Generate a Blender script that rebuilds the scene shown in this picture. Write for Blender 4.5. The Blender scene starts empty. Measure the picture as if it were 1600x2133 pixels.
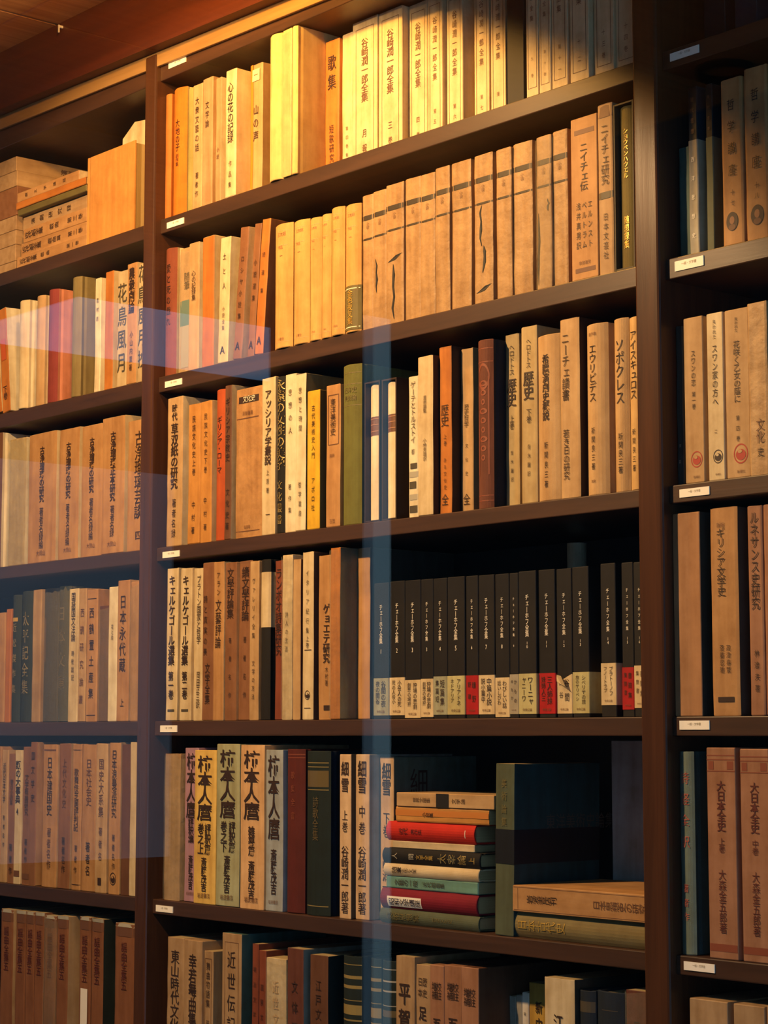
import bpy, bmesh, math, random
from mathutils import Vector, Matrix

# ---------------------------------------------------------------- camera, light, exposure
S = bpy.context.scene
C = S.collection
CAM = (2.5285, -1.6939, 0.2348); YAW = 0.86067; PITCH = 0.10873; FPX = 4255.8
cd = bpy.data.cameras.new('camera'); cam = bpy.data.objects.new('camera', cd); C.objects.link(cam)
cam.location = CAM
cam.rotation_euler = (math.pi / 2 + PITCH, 0, YAW)
cd.sensor_fit = 'HORIZONTAL'; cd.sensor_width = 36.0; cd.lens = FPX / 1600 * 36.0
cd.clip_start = 0.02; cd.clip_end = 60
S.camera = cam
S.view_settings.view_transform = 'Standard'; S.view_settings.look = 'None'
S.view_settings.exposure = 0.0; S.view_settings.gamma = 1.0; S.view_settings.use_curve_mapping = False

W = bpy.data.worlds.new('world'); S.world = W; W.use_nodes = True
W.node_tree.nodes['Background'].inputs[0].default_value = (0.30, 0.62, 1.0, 1)
W.node_tree.nodes['Background'].inputs[1].default_value = 1.0

def spot(name, loc, aim, watt, col, deg, blend, soft):
    ld = bpy.data.lights.new(name, 'SPOT'); o = bpy.data.objects.new(name, ld); C.objects.link(o); loc = Vector(loc)
    o.location = loc; o.rotation_euler = (Vector(aim) - loc).to_track_quat('-Z', 'Y').to_euler()
    ld.energy = watt; ld.color = col; ld.spot_size = math.radians(deg); ld.spot_blend = blend; ld.shadow_soft_size = soft
LAMPS = [(0.45, -0.36, 1.335), (0.35, -1.15, 1.335)]
spot('spot_lamp', LAMPS[0], (0.186, -0.36, 0.58), 27, (1.0, 0.46, 0.08), 157, .06, .022)
spot('fill_lamp', LAMPS[1], (0.05, 0.0, -0.20), 152, (1.0, 0.61, 0.28), 101, .14, .03)  # added fill lamp, lifts the lower rows and the left bay

# ---------------------------------------------------------------- helpers
R = random.Random(7)
UPRIGHTS = [(-0.9691, -0.9399), (0.0175, 0.0467), (1.0042, 1.0398), (1.9972, 2.0422)]
CX0 = -0.2087
TAGS = [(0.0697, 0.1145, 1.2248, 1.2338, 'topmost paper label, on the middle bay top rail', '一般・文学書'), (0.0645, 0.1079, 0.9824, 0.9915, 'glowing paper label under the small orange books, middle bay', '一般・文学書'), (0.0644, 0.1074, 0.7431, 0.7521, 'pale paper label under the reddish brown leaning books, middle bay', '一般・文学書'), (0.0634, 0.1061, 0.4914, 0.5004, 'cream paper label under the black brush title book, middle bay', '一般・文学書'), (0.0626, 0.1048, 0.239, 0.2486, 'cream paper label under the bold katakana title pair, middle bay', '一般・文学書'), (0.057, 0.099, -0.0167, -0.0077, 'cream paper label under the huge brush title books, middle bay', '一般・文学書'), (1.0517, 1.0936, 0.9856, 0.9946, 'dim grey paper label, topmost in the right bay', '一般・文学書'), (1.0539, 1.0952, 0.7453, 0.7564, 'paper label under the two tone slim books, right bay', '一般・文学書'), (1.0556, 1.0978, 0.4928, 0.5018, 'paper label under the emblem novels, right bay', '一般・文学書'), (1.0504, 1.0922, 0.2405, 0.2502, 'pale paper label under the plain tan box, right bay', '一般・文学書'), (1.0512, 1.0937, -0.0146, -0.0056, 'white paper label under the grey green hardback, right bay', '一般・文学書')]
def lin(h):
    v = [int(h[i:i + 2], 16) / 255 for i in (0, 2, 4)]
    return tuple(c / 12.92 if c <= .04045 else ((c + .055) / 1.055) ** 2.4 for c in v)

PAL = dict(cream='DCC9A0', ivory='EADFBE', tan='C4A274', tanp='B4946C', tano='BC8F5C', straw='DCBE7E', tanr='A87A5C', tany='D0A460', tanb='D0AC74', sand='BCA678',
  kraft='B08E62', kraft2='B0825A', orange='C07832', orangeb='D87A1C', orangel='CC924A', redor='B85426', redbr='84442C', redpu='8A3A34', salmon='D89070',
  brown='6A4630', brownp='8E6242', brownr='8A5A3A', dbrown='35221A', maroon='5C221C', maroonb='6C4032', olive='A09858', oliveb='8A7C50', olivd='6E6438', bandb='30240F',
  green='6E7038', dgreen='2A3226', navy='141E30', navyb='1C2836', navyk='10161E', black='1A1816', blackp='1C1A1A', teal='1C4046', tealg='48645E', tealk='182624', tealp='4E7876',
  grey='77756C', greyb='4C4434', greyp='A8A290', greyd='3C3A34', greyl='A8A498', greyw='6E6654', greygd='57604A', greyk='3E4442', greyg='A4A890', greyg2='78887A',
  purplep='B08896', yellowp='E6C068', yellow='E0B42E', yellowd='C8A048', sage='AEB08A', peach='E0B684', greyblue='A4ACAE', peachp='DCBC94', white='EDE6D6', olivc='C2BC88',
  red='B01C1E', redem='A83A2C', redbd='5C261C', redf='B8604C', gold='D8B050', goldt='B09A5E', goldd='786844', floral='C8B48C', mint='6E9C8E', crimson='7E1428', scarlet='C62A1A')

MATS = {}
def nodes_mat(name):
    m = bpy.data.materials.new(name); m.use_nodes = True
    nt = m.node_tree; return m, nt, nt.nodes['Principled BSDF']

def paper(key, kind='paper'):
    k = (key, kind)
    if k in MATS: return MATS[k]
    m, nt, b = nodes_mat(key + '_' + kind); N = nt.nodes; L = nt.links
    col = lin(PAL[key])
    tc = N.new('ShaderNodeTexCoord'); oi = N.new('ShaderNodeObjectInfo')
    add = N.new('ShaderNodeVectorMath'); add.operation = 'MULTIPLY_ADD'
    L.new(oi.outputs['Random'], add.inputs[0]); add.inputs[1].default_value = (7, 5, 9); L.new(tc.outputs['Object'], add.inputs[2])
    n1 = N.new('ShaderNodeTexNoise'); n1.inputs['Scale'].default_value = 34; n1.inputs['Detail'].default_value = 7; n1.inputs['Roughness'].default_value = .68
    L.new(add.outputs[0], n1.inputs['Vector'])
    mp = N.new('ShaderNodeMapping'); mp.inputs['Scale'].default_value = (90, 90, 9); L.new(add.outputs[0], mp.inputs['Vector'])
    n2 = N.new('ShaderNodeTexNoise'); n2.inputs['Scale'].default_value = 1.0; n2.inputs['Detail'].default_value = 4; L.new(mp.outputs[0], n2.inputs['Vector'])
    ad = N.new('ShaderNodeMath'); ad.operation = 'ADD'; L.new(n1.outputs['Fac'], ad.inputs[0]); L.new(n2.outputs['Fac'], ad.inputs[1])
    cr = N.new('ShaderNodeMapRange'); cr.inputs['From Min'].default_value = .72; cr.inputs['From Max'].default_value = 1.3
    L.new(ad.outputs[0], cr.inputs['Value'])
    mx = N.new('ShaderNodeMix'); mx.data_type = 'RGBA'
    dk = {'paper': .66, 'cloth': .7, 'craft': .6}.get(kind, .75)
    mx.inputs['A'].default_value = (*col, 1); mx.inputs['B'].default_value = (col[0] * dk, col[1] * dk * .9, col[2] * dk * .78, 1)
    L.new(cr.outputs[0], mx.inputs['Factor']); L.new(mx.outputs['Result'], b.inputs['Base Color'])
    b.inputs['Roughness'].default_value = {'paper': .62, 'cloth': .8, 'craft': .55, 'gloss': .3}[kind]
    b.inputs['Specular IOR Level'].default_value = .35
    n3 = N.new('ShaderNodeTexNoise'); n3.inputs['Scale'].default_value = {'cloth': 900, 'craft': 60}.get(kind, 150); n3.inputs['Detail'].default_value = 5
    L.new(add.outputs[0], n3.inputs['Vector'])
    bp = N.new('ShaderNodeBump'); bp.inputs['Strength'].default_value = {'craft': .55, 'cloth': .3}.get(kind, .25); bp.inputs['Distance'].default_value = {'craft': .004}.get(kind, .0008)
    L.new(n3.outputs['Fac'], bp.inputs['Height']); L.new(bp.outputs[0], b.inputs['Normal'])
    MATS[k] = m; return m

def ink(key):
    k = (key, 'ink')
    if k in MATS: return MATS[k]
    m, nt, b = nodes_mat(key + '_ink'); b.inputs['Base Color'].default_value = (*lin(PAL[key] if key in PAL else key), 1)
    b.inputs['Roughness'].default_value = .4 if key.startswith('gold') else .6
    if key.startswith('gold'): b.inputs['Metallic'].default_value = .35
    MATS[k] = m; return m

def pages():
    if 'pages' in MATS: return MATS['pages']
    m, nt, b = nodes_mat('page_edges'); N = nt.nodes; L = nt.links
    tc = N.new('ShaderNodeTexCoord'); mp = N.new('ShaderNodeMapping'); mp.inputs['Scale'].default_value = (1600, 3, 3); L.new(tc.outputs['Object'], mp.inputs['Vector'])
    n = N.new('ShaderNodeTexNoise'); n.inputs['Scale'].default_value = 1; L.new(mp.outputs[0], n.inputs['Vector'])
    mx = N.new('ShaderNodeMix'); mx.data_type = 'RGBA'; mx.inputs['A'].default_value = (*lin('CDB583'), 1); mx.inputs['B'].default_value = (*lin('8F7648'), 1)
    L.new(n.outputs['Fac'], mx.inputs['Factor']); L.new(mx.outputs['Result'], b.inputs['Base Color']); b.inputs['Roughness'].default_value = .85
    MATS['pages'] = m; return m

def wood(name, c1, c2, axis, rough=.5):
    if name in MATS: return MATS[name]
    m, nt, b = nodes_mat(name); N = nt.nodes; L = nt.links
    tc = N.new('ShaderNodeTexCoord'); mp = N.new('ShaderNodeMapping')
    sc = [60, 60, 60]; sc[axis] = 3.0; mp.inputs['Scale'].default_value = sc; L.new(tc.outputs['Object'], mp.inputs['Vector'])
    n = N.new('ShaderNodeTexNoise'); n.inputs['Scale'].default_value = 1; n.inputs['Detail'].default_value = 8; n.inputs['Roughness'].default_value = .7; n.inputs['Distortion'].default_value = .6
    L.new(mp.outputs[0], n.inputs['Vector'])
    r = N.new('ShaderNodeMapRange'); r.inputs['From Min'].default_value = .3; r.inputs['From Max'].default_value = .7; L.new(n.outputs['Fac'], r.inputs['Value'])
    mx = N.new('ShaderNodeMix'); mx.data_type = 'RGBA'; mx.inputs['A'].default_value = (*lin(c1), 1); mx.inputs['B'].default_value = (*lin(c2), 1)
    L.new(r.outputs[0], mx.inputs['Factor']); L.new(mx.outputs['Result'], b.inputs['Base Color']); b.inputs['Roughness'].default_value = rough
    bp = N.new('ShaderNodeBump'); bp.inputs['Strength'].default_value = .15; bp.inputs['Distance'].default_value = .001; L.new(n.outputs['Fac'], bp.inputs['Height']); L.new(bp.outputs[0], b.inputs['Normal'])
    MATS[name] = m; return m

def link(name, me, parent=None, mats=()):
    o = bpy.data.objects.new(name, me); C.objects.link(o)
    for m in mats: me.materials.append(m)
    if parent is not None: o.parent = parent
    return o

def tag(o, label, cat, group=None):
    o['label'] = label; o['category'] = cat
    if group: o['group'] = group
    return o

def empty(name, loc, label=None, cat=None, group=None):
    o = bpy.data.objects.new(name, None); C.objects.link(o); o.location = loc; o.empty_display_size = .02
    if label: tag(o, label, cat, group)
    return o

class MB:                       # a plain vertex / face collector, one mesh object per build()
    def __init__(s): s.v = []; s.f = []; s.m = []
    def quad(s, a, b, c, d, m=0):
        n = len(s.v); s.v += [a, b, c, d]; s.f.append((n, n + 1, n + 2, n + 3)); s.m.append(m)
    def box(s, x0, x1, y0, y1, z0, z1, m=0):
        n = len(s.v)
        s.v += [(x0, y0, z0), (x1, y0, z0), (x1, y1, z0), (x0, y1, z0), (x0, y0, z1), (x1, y0, z1), (x1, y1, z1), (x0, y1, z1)]
        for f in ((0, 3, 2, 1), (4, 5, 6, 7), (0, 1, 5, 4), (1, 2, 6, 5), (2, 3, 7, 6), (3, 0, 4, 7)):
            s.f.append(tuple(n + i for i in f)); s.m.append(m)
    def build(s, name, mats, parent=None, bevel=0, smooth=False):
        me = bpy.data.meshes.new(name); me.from_pydata(s.v, [], s.f)
        for i, m in enumerate(s.m): me.polygons[i].material_index = m
        if smooth:
            for p in me.polygons: p.use_smooth = True
        o = link(name, me, parent, mats)
        if bevel:
            b = o.modifiers.new('bevel', 'BEVEL'); b.width = bevel; b.segments = 2; b.limit_method = 'ANGLE'
        me.update(); return o

# ---------------------------------------------------------------- lettering
GL = {}
ROT = 'ー―—'
def glyph(ch, bold):
    k = (ch, bold)
    if k in GL: return GL[k]
    cu = bpy.data.curves.new('g', 'FONT'); cu.body = ch; cu.size = 1; cu.resolution_u = 2; cu.fill_mode = 'FRONT'
    cu.offset = .012 if bold == 1 else 0
    o = bpy.data.objects.new('g', cu); C.objects.link(o)
    dg = bpy.context.evaluated_depsgraph_get(); me = bpy.data.meshes.new_from_object(o.evaluated_get(dg))
    vs = [(v.co.x - .5 * EMW, v.co.y - EMC) for v in me.vertices] if ord(ch) > 255 else None
    if vs is None and len(me.vertices):
        xs = [v.co.x for v in me.vertices]; ys = [v.co.y for v in me.vertices]
        cx = (min(xs) + max(xs)) / 2; cy = (min(ys) + max(ys)) / 2; vs = [(v.co.x - cx, v.co.y - cy) for v in me.vertices]
    vs = vs or []
    if ch in ROT: vs = [(y, -x) for x, y in vs]
    fs = [tuple(p.vertices) for p in me.polygons]
    bpy.data.objects.remove(o); bpy.data.curves.remove(cu); bpy.data.meshes.remove(me)
    GL[k] = (vs, fs); return GL[k]
def em():
    cu = bpy.data.curves.new('g', 'FONT'); cu.body = '国'; cu.size = 1
    o = bpy.data.objects.new('g', cu); C.objects.link(o)
    dg = bpy.context.evaluated_depsgraph_get(); me = bpy.data.meshes.new_from_object(o.evaluated_get(dg))
    xs = [v.co.x for v in me.vertices]; ys = [v.co.y for v in me.vertices]
    r = (min(xs) + max(xs), (min(ys) + max(ys)) / 2, max(ys) - min(ys))
    bpy.data.objects.remove(o); return r
EMW, EMC, EMH = em()

# ---------------------------------------------------------------- one book
class Spine:                    # the outer spine surface: y as a function of x and z
    def __init__(s, kind, w, h, d, rng):
        s.kind, s.w, s.h, s.d = kind, w, h, d
        s.rd = min(.2 * w, .006) if kind == 'hard' else (.0012 if kind == 'soft' else 0)
        n = 7; amp = {'soft': .0005, 'hard': .0002}.get(kind, .0001)
        s.zs = [0, .0009] + [.0009 + (h - .0018) * i / n for i in range(1, n)] + [h - .0009, h]
        s.wb = [rng.uniform(-amp, amp) for _ in s.zs]
    def wob(s, z):
        zs = s.zs
        for i in range(len(zs) - 1):
            if z <= zs[i + 1]:
                t = (z - zs[i]) / max(zs[i + 1] - zs[i], 1e-9); return s.wb[i] * (1 - t) + s.wb[i + 1] * t
        return s.wb[-1]
    def y(s, x):
        q = min(abs(2 * x / s.w), 1)
        return s.rd * (q ** 2 if s.kind == 'hard' else q ** 6)
    def profile(s):
        w, d = s.w / 2, s.d
        k = 9 if s.kind == 'hard' else 5
        if s.kind == 'case':
            r = min(.0007, w * .3); fr = [(-w, r), (-w + r, 0), (w - r, 0), (w, r)]
            return [(-w, d)] + fr + [(w, d)]
        xs = [-w + 2 * w * i / (k - 1) for i in range(k)]
        if s.kind == 'soft': xs = [-w, -w * .94, -w * .8, w * .8, w * .94, w]
        fr = [(x, s.y(x)) for x in xs]
        if s.kind == 'hard':
            g = min(.0011, w * .15)
            return [(-w, d), (-w, s.rd + .009), (-w + g, s.rd + .005)] + fr + [(w - g, s.rd + .005), (w, s.rd + .009), (w, d)]
        return [(-w, d), (-w, .02)] + fr + [(w, .02), (w, d)]

def paint(mb, sp, x0, x1, z0, z1, m, off):
    nx = 5; nz = max(1, int((z1 - z0) / .02))
    for i in range(nx):
        for j in range(nz):
            xa, xb = x0 + (x1 - x0) * i / nx, x0 + (x1 - x0) * (i + 1) / nx
            za, zb = z0 + (z1 - z0) * j / nz, z0 + (z1 - z0) * (j + 1) / nz
            P = lambda x, z: (x, sp.y(x) + sp.wob(z) - off, z)
            mb.quad(P(xa, za), P(xb, za), P(xb, zb), P(xa, zb), m)

def oval(mb, sp, cx, cz, rx, rz, m, off, ring=0):
    n = 28; P = lambda x, z: (x, sp.y(x) + sp.wob(z) - off, z)
    for i in range(n):
        a, b = 2 * math.pi * i / n, 2 * math.pi * (i + 1) / n
        k = ring or 0
        mb.quad(P(cx + rx * k * math.cos(a), cz + rz * k * math.sin(a)), P(cx + rx * math.cos(a), cz + rz * math.sin(a)),
                P(cx + rx * math.cos(b), cz + rz * math.sin(b)), P(cx + rx * k * math.cos(b), cz + rz * k * math.sin(b)), m)

def put_glyph(mb, ch, bold, f, m):
    vs, fs = glyph(ch, bold); n = len(mb.v)
    mb.v += [f(x, y) for x, y in vs]
    for q in fs: mb.f.append(tuple(n + i for i in q)); mb.m.append(m)

def vtext(mb, sp, txt, a, b, wf, xf, bold, st, m, off=.0007):
    w, h = sp.w, sp.h; n = max(len(txt), 1); pitch = (b - a) * h / n
    if wf <= 0: return
    sx = wf * w / EMH * .98; sy = pitch * .96 / EMH
    if not st:
        sy = min(sy, sx * 1.25); sx = min(sx, sy * 1.05)
    cx = (xf - .5) * w
    small = 'ッャュョァィゥェォ'
    for i, ch in enumerate(txt):
        cz = h - a * h - pitch * (i + .5)
        dx = .1 * sx if ch in small else 0
        dz = .08 * sy if ch in small else 0
        def f(gx, gy):
            x = cx + dx + gx * sx; z = cz + dz + gy * sy
            x = max(-w * .495, min(w * .495, x)); return (x, sp.y(x) + sp.wob(z) - off, z)
        put_glyph(mb, ch, bold, f, m)

def htext(mb, sp, txt, at, xf, sz, m, off=.0008):
    w, h = sp.w, sp.h; s = sz * w / EMH; n = len(txt); s = min(s, .9 * w / n / EMH)
    for i, ch in enumerate(txt):
        cx = (xf - .5) * w + (i - (n - 1) / 2) * s * EMH * 1.1; cz = h * (1 - at)
        put_glyph(mb, ch, 0, lambda gx, gy: (cx + gx * s, sp.y(max(-w / 2, min(w / 2, cx + gx * s))) + sp.wob(cz + gy * s) - off, cz + gy * s), m)

def shell(mb, sp, t, rng, closed, sd):
    """cover: a bent sheet (spine and two boards) or a closed box"""
    pr = sp.profile(); n = len(pr); w = sp.w; h = sp.h
    inset = .0005
    rows = []
    for j, z in enumerate(sp.zs):
        e = inset if j in (0, len(sp.zs) - 1) else 0
        row = []
        for i, (x, y) in enumerate(pr):
            front = y < .004
            xx = x * (1 - 2 * e / w); yy = y + (e if front else 0) + (sp.wb[j] if front else 0)
            zz = z
            if j == len(sp.zs) - 1: zz = z - abs(rng.gauss(0, .0004 if sp.kind == 'soft' else .00008)) * (0 if closed else 1)
            row.append(len(mb.v)); mb.v.append((xx, yy, zz))
        rows.append(row)
    for j in range(len(rows) - 1):
        for i in range(n - 1):
            x0, x1 = pr[i][0], pr[i + 1][0]
            side = abs(x1 - x0) < .002 and (pr[i][1] > .0045 or pr[i + 1][1] > .0045)
            mb.f.append((rows[j][i], rows[j][i + 1], rows[j + 1][i + 1], rows[j + 1][i])); mb.m.append(sd if side else 0)
    if closed:
        mb.f.append(tuple(rows[-1])); mb.m.append(sd); mb.f.append(tuple(reversed(rows[0]))); mb.m.append(sd)
        for j in range(len(rows) - 1):
            mb.f.append((rows[j][n - 1], rows[j][0], rows[j + 1][0], rows[j + 1][n - 1])); mb.m.append(sd)
        return
    inn = []
    for z, rj in ((0, rows[0]), (h, rows[-1])):
        row = []
        for i, (x, y) in enumerate(pr):
            xx = max(-w / 2 + t, min(w / 2 - t, x)); yy = y + t if y < .004 or (sp.kind == 'hard' and y < sp.rd + .004) else y
            row.append(len(mb.v)); mb.v.append((xx, yy, mb.v[rj[i]][2]))
        inn.append(row)
    for i in range(n - 1):
        mb.f.append((inn[0][i + 1], inn[0][i], inn[1][i], inn[1][i + 1])); mb.m.append(sd)
        mb.f.append((rows[-1][i], rows[-1][i + 1], inn[1][i + 1], inn[1][i])); mb.m.append(sd)
        mb.f.append((rows[0][i + 1], rows[0][i], inn[0][i], inn[0][i + 1])); mb.m.append(sd)
    for i, rv in ((0, 1), (n - 1, 0)):
        col = [r[i] for r in rows]
        f = tuple(col) + (inn[1][i], inn[0][i])
        mb.f.append(f if rv else tuple(reversed(f))); mb.m.append(sd)

def make_book(e, loc, rot=(0, 0, 0)):
    """e: dict(k,c,w,h,d,label,...) -> Empty with cover, page_block and the extras the photo shows"""
    rng = random.Random(e.get('seed', 1)); k = e['k']; w, h, d = e['w'], e['h'], e['d']
    kind = {'open': 'case'}.get(k, k)
    name = 'boxed_book' if k in ('case', 'open') else 'book'
    root = empty(name, loc, e['label'], 'boxed book' if k in ('case', 'open') else 'book', e.get('g'))
    root.rotation_euler = rot
    mk = 'craft' if e.get('paper') or e.get('wrap') else ('cloth' if k == 'hard' else 'paper')
    slots = [paper(e['c'], mk)]; idx = {}
    def slot(m):
        if m.name not in idx: idx[m.name] = len(slots); slots.append(m)
        return idx[m.name]
    sd = slot(paper(e['sd'], mk)) if e.get('sd') else 0
    mb = MB()
    if k == 'open':
        t = .0022
        for x0, x1 in ((-w / 2, -w / 2 + t), (w / 2 - t, w / 2)): mb.box(x0, x1, 0, d, 0, h)
        mb.box(-w / 2 + t, w / 2 - t, 0, d, 0, t); mb.box(-w / 2 + t, w / 2 - t, 0, d, h - t, h)
        mb.build('slipcase', slots, root, bevel=.0004)
        w2, h2 = w - 2 * t - .0012, h - 2 * t - .001
        sp = Spine('hard', w2, h2, d - .006, rng); mb = MB(); slots = [paper(e['ic'], 'cloth')]; idx = {}
        shell(mb, sp, .002, rng, False, 0)
        for s, a, b, wf, xf, c, bold, st in e.get('t', ()): vtext(mb, sp, s, a, b, wf, xf, bold, st, slot(ink(c or 'dbrown')))
        if e.get('pt'): paint(mb, sp, -w2 / 2 * .98, w2 / 2 * .98, h2 * (1 - e['pt'][1]), h2 * (1 - e['pt'][0]), slot(ink(e['pt'][2])), .0002)
        if e.get('pt'):
            for q in (.1, .4, .75):
                z = h2 * (1 - e['pt'][0] - (e['pt'][1] - e['pt'][0]) * q); paint(mb, sp, -w2 * .4, w2 * .4, z - .001, z, slot(ink('tanr')), .0005)
        o = mb.build('cover', slots, root); o.location = (0, .004, t)
        pb = MB(); pb.box(-w2 / 2 + .0022, w2 / 2 - .0022, .009, d - .012, .003, h2 - .003); o = pb.build('page_block', [pages()], root); o.location = (0, .004, t)
        return root
    sp = Spine(kind, w, h, d, rng)
    t = {'soft': .0006, 'hard': min(.0022, w * .15), 'case': .0015}[kind]
    shell(mb, sp, t, rng, kind == 'case', sd)
    for a, b, c, x0, x1 in e.get('bars', ()): paint(mb, sp, (x0 - .5) * w * .985, (x1 - .5) * w * .985, h * (1 - b), h * (1 - a), slot(ink(c)), .00025)
    if e.get('frame'):
        a, b, fx, q = .055, .945, .36 * w, min(.0007, w * .03); m = slot(ink('brown'))
        for x0, x1, z0, z1 in ((-fx, -fx + q, h * .055, h * .945), (fx - q, fx, h * .055, h * .945), (-fx, fx, h * .055, h * .055 + q), (-fx, fx, h * .945 - q, h * .945)):
            paint(mb, sp, x0, x1, z0, z1, m, .00025)
    if e.get('tt'):
        m = slot(ink('tan')); m2 = slot(ink('brownp'))
        for z, c0, c1 in ((.055, -.36, .36), (.175, -.3, .3), (.95, -.46, .46)): paint(mb, sp, c0 * w, c1 * w, h * (1 - z) - .0004, h * (1 - z), m, .00025)
        htext(mb, sp, '三太郎', .085, .5, .14, m2); htext(mb, sp, '作品', .19, .45, .12, m2); vtext(mb, sp, '一', .24, .28, .15, .5, 0, 0, m2); htext(mb, sp, '小書房', .93, .5, .1, m2)
    if e.get('oval'):
        cx, cz, rx, c, ring = e['oval']; cx = (cx - .5) * w; cz = h * (1 - cz); rx = rx * w; m = slot(ink(c))
        if ring:
            oval(mb, sp, cx, cz, rx, rx * 1.12, m, .00025, .86)
            oval(mb, sp, cx, cz - rx * .12, rx * .7, rx * .62, m, .0003)
            oval(mb, sp, cx - rx * .1, cz + rx * .25, rx * .3, rx * .2, 0, .0006)
        else:
            oval(mb, sp, cx, cz, rx, rx * 1.3, m, .00025); oval(mb, sp, cx, cz + rx * .15, rx * .42, rx * .55, slot(ink('brownp')), .0004); oval(mb, sp, cx, cz - rx * .8, rx * .6, rx * .4, slot(ink('brown')), .0004)
    if e.get('arch'):
        m = slot(ink('redbr')); oval(mb, sp, 0, h * .78, w * .36, h * .08, m, .00025, .8); paint(mb, sp, -w * .34, -w * .27, h * .2, h * .78, m, .0003); paint(mb, sp, w * .27, w * .34, h * .2, h * .78, m, .0003)
        for i in range(9): oval(mb, sp, 0, h * (.3 + i * .055), w * (.12 + .06 * (i % 3)), h * .018, m, .0003, .5)
    for a, b, xf in e.get('tear', ()):         # splits in the wrapper, showing the dark book beneath
        m = slot(ink('black')); P = lambda x, z: (max(-w * .49, min(w * .49, x)), sp.y(x) + sp.wob(z) - .0004, z)
        if b - a < .04:
            z = h * (1 - a); mb.quad(P(-w * .4, z - .003), P(w * .05, z - .001), P(w * .45, z + .006), P(w * .1, z + .0045), m)
        else:
            n = 5; L = []
            for i in range(n + 1):
                q = i / n; L.append(((xf - .5) * w + w * rng.uniform(-.07, .07), h * (1 - a - (b - a) * q), w * (.02 if i in (0, n) else rng.uniform(.06, .15))))
            for (x, z, a1), (x2, z2, a2) in zip(L, L[1:]): mb.quad(P(x2 - a2 / 2, z2), P(x2 + a2 / 2, z2), P(x + a1 / 2, z), P(x - a1 / 2, z), m)
    for s, a, b, wf, xf, c, bold, st in e.get('t', ()): vtext(mb, sp, s, a, b, wf, xf, bold, st, slot(ink(c or 'dbrown')))
    for q in e.get('hm', ()): htext(mb, sp, q[0], q[1], q[2], q[3], slot(ink(q[4] if len(q) > 4 else 'brown')))
    for s, yf, tf, sz in e.get('side', ()):            # writing on the right hand cover
        m = slot(ink('black' if sz > .03 else 'greyd')); s_ = sz / EMH
        for i, ch in enumerate(s):
            y0 = d * yf + i * sz * .95; z0 = h * (1 - tf)
            put_glyph(mb, ch, 0, lambda gx, gy: (w / 2 + .0004, y0 + gx * s_ * .8, z0 + gy * s_), m)
    mb.build('cover' if kind != 'case' else 'slipcase', slots, root)
    if kind != 'case':
        q = .003 if kind == 'hard' else .0006
        pb = MB(); pb.box(-w / 2 + t + .0002, w / 2 - t - .0002, sp.rd + t + .0003, d - (.004 if kind == 'hard' else .0006), q, h - q)
        pb.build('page_block', [pages()], root)
    if e.get('obi'):
        o = e['obi']; sh = e.get('ob', 0); z0 = max(.0005, h * (1 - o[1] + sh)); z1 = h * (1 - o[0] + sh)
        hb = z1 - z0; mb = MB(); slots = [paper(o[2], 'paper')]; idx = {}
        pr = [(x * 1.012 + (.0003 if x > 0 else -.0003), y - (.0006 if y < .004 else 0)) for x, y in sp.profile()]
        pr = [(x, min(y, e.get('obd', .06) if y > .03 else y)) for x, y in pr]
        nz = 5; rows = []
        for j in range(nz + 1):
            z = z0 + hb * j / nz; row = []
            for i, (x, y) in enumerate(pr):
                zz = z
                if e.get('torn') and j == nz: zz = z - (.012 if 1 < i < len(pr) - 3 else .003) * rng.random()
                row.append(len(mb.v)); mb.v.append((x, y + (sp.wob(z) if y < .004 else 0), zz))
            rows.append(row)
        for j in range(nz):
            for i in range(len(pr) - 1): mb.f.append((rows[j][i], rows[j][i + 1], rows[j + 1][i + 1], rows[j + 1][i])); mb.m.append(0)
        off = .0012
        if len(o) > 3 and o[3]:
            s2 = o[3]; col = slot(ink(o[4])); fake = Spine(kind, w, h, d, rng); fake.wb = sp.wb; fake.zs = sp.zs
            a = 1 - z1 / h; b = 1 - z0 / h; L = b - a
            if k == 'hard': vtext(mb, sp, s2, a + .1 * L, b - .12 * L, .5, .5, 0, 0, col, off)
            else:
                vtext(mb, sp, s2, a + .08 * L, b - .22 * L, .3, .68, 0, 0, col, off)
                vtext(mb, sp, s2[::-1], a + .08 * L, b - .3 * L, .24, .3, 0, 0, col, off); htext(mb, sp, '中央公論', b - .1 * L, .5, .12, slot(ink('brown')), off)
        if e.get('ot'): vtext(mb, sp, e['ot'][0], 1 - z1 / h + .06, .94, .34, .5, 0, 0, slot(ink(e['ot'][1])), off)
        if k == 'hard' and o[2] == 'olivd':
            for q in (.06, .93): zz = z1 - hb * q; paint(mb, sp, -w * .48, w * .48, zz - .0012, zz, slot(ink('ivory')), .0009)
        if e.get('torn'):      # the flap of paper that has come loose at the top edge
            zt = z1 - .006; n = len(mb.v)
            mb.v += [(-w * .52, -.001, zt + .004), (w * .1, -.009, zt + .002), (w * .3, -.007, zt - .010), (-w * .1, -.0035, zt - .008), (w * .45, -.003, zt - .016), (-w * .45, -.002, zt - .004)]
            for f in ((0, 1, 3, 5), (1, 2, 3), (2, 4, 3)): mb.f.append(tuple(n + i for i in f)); mb.m.append(0)
        mb.build('belly_band', slots, root)
    if e.get('lab'):
        a, b, c, s2 = e['lab']; mb = MB(); slots = [ink(c)]; idx = {}
        paint(mb, sp, -w * .3, w * .3, h * (1 - b), h * (1 - a), 0, .0009)
        if s2: vtext(mb, sp, s2, a + .01, b - .01, .3, .5, 0, 0, slot(ink('brown')), .0013)
        mb.build('title_label', slots, root)
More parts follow.
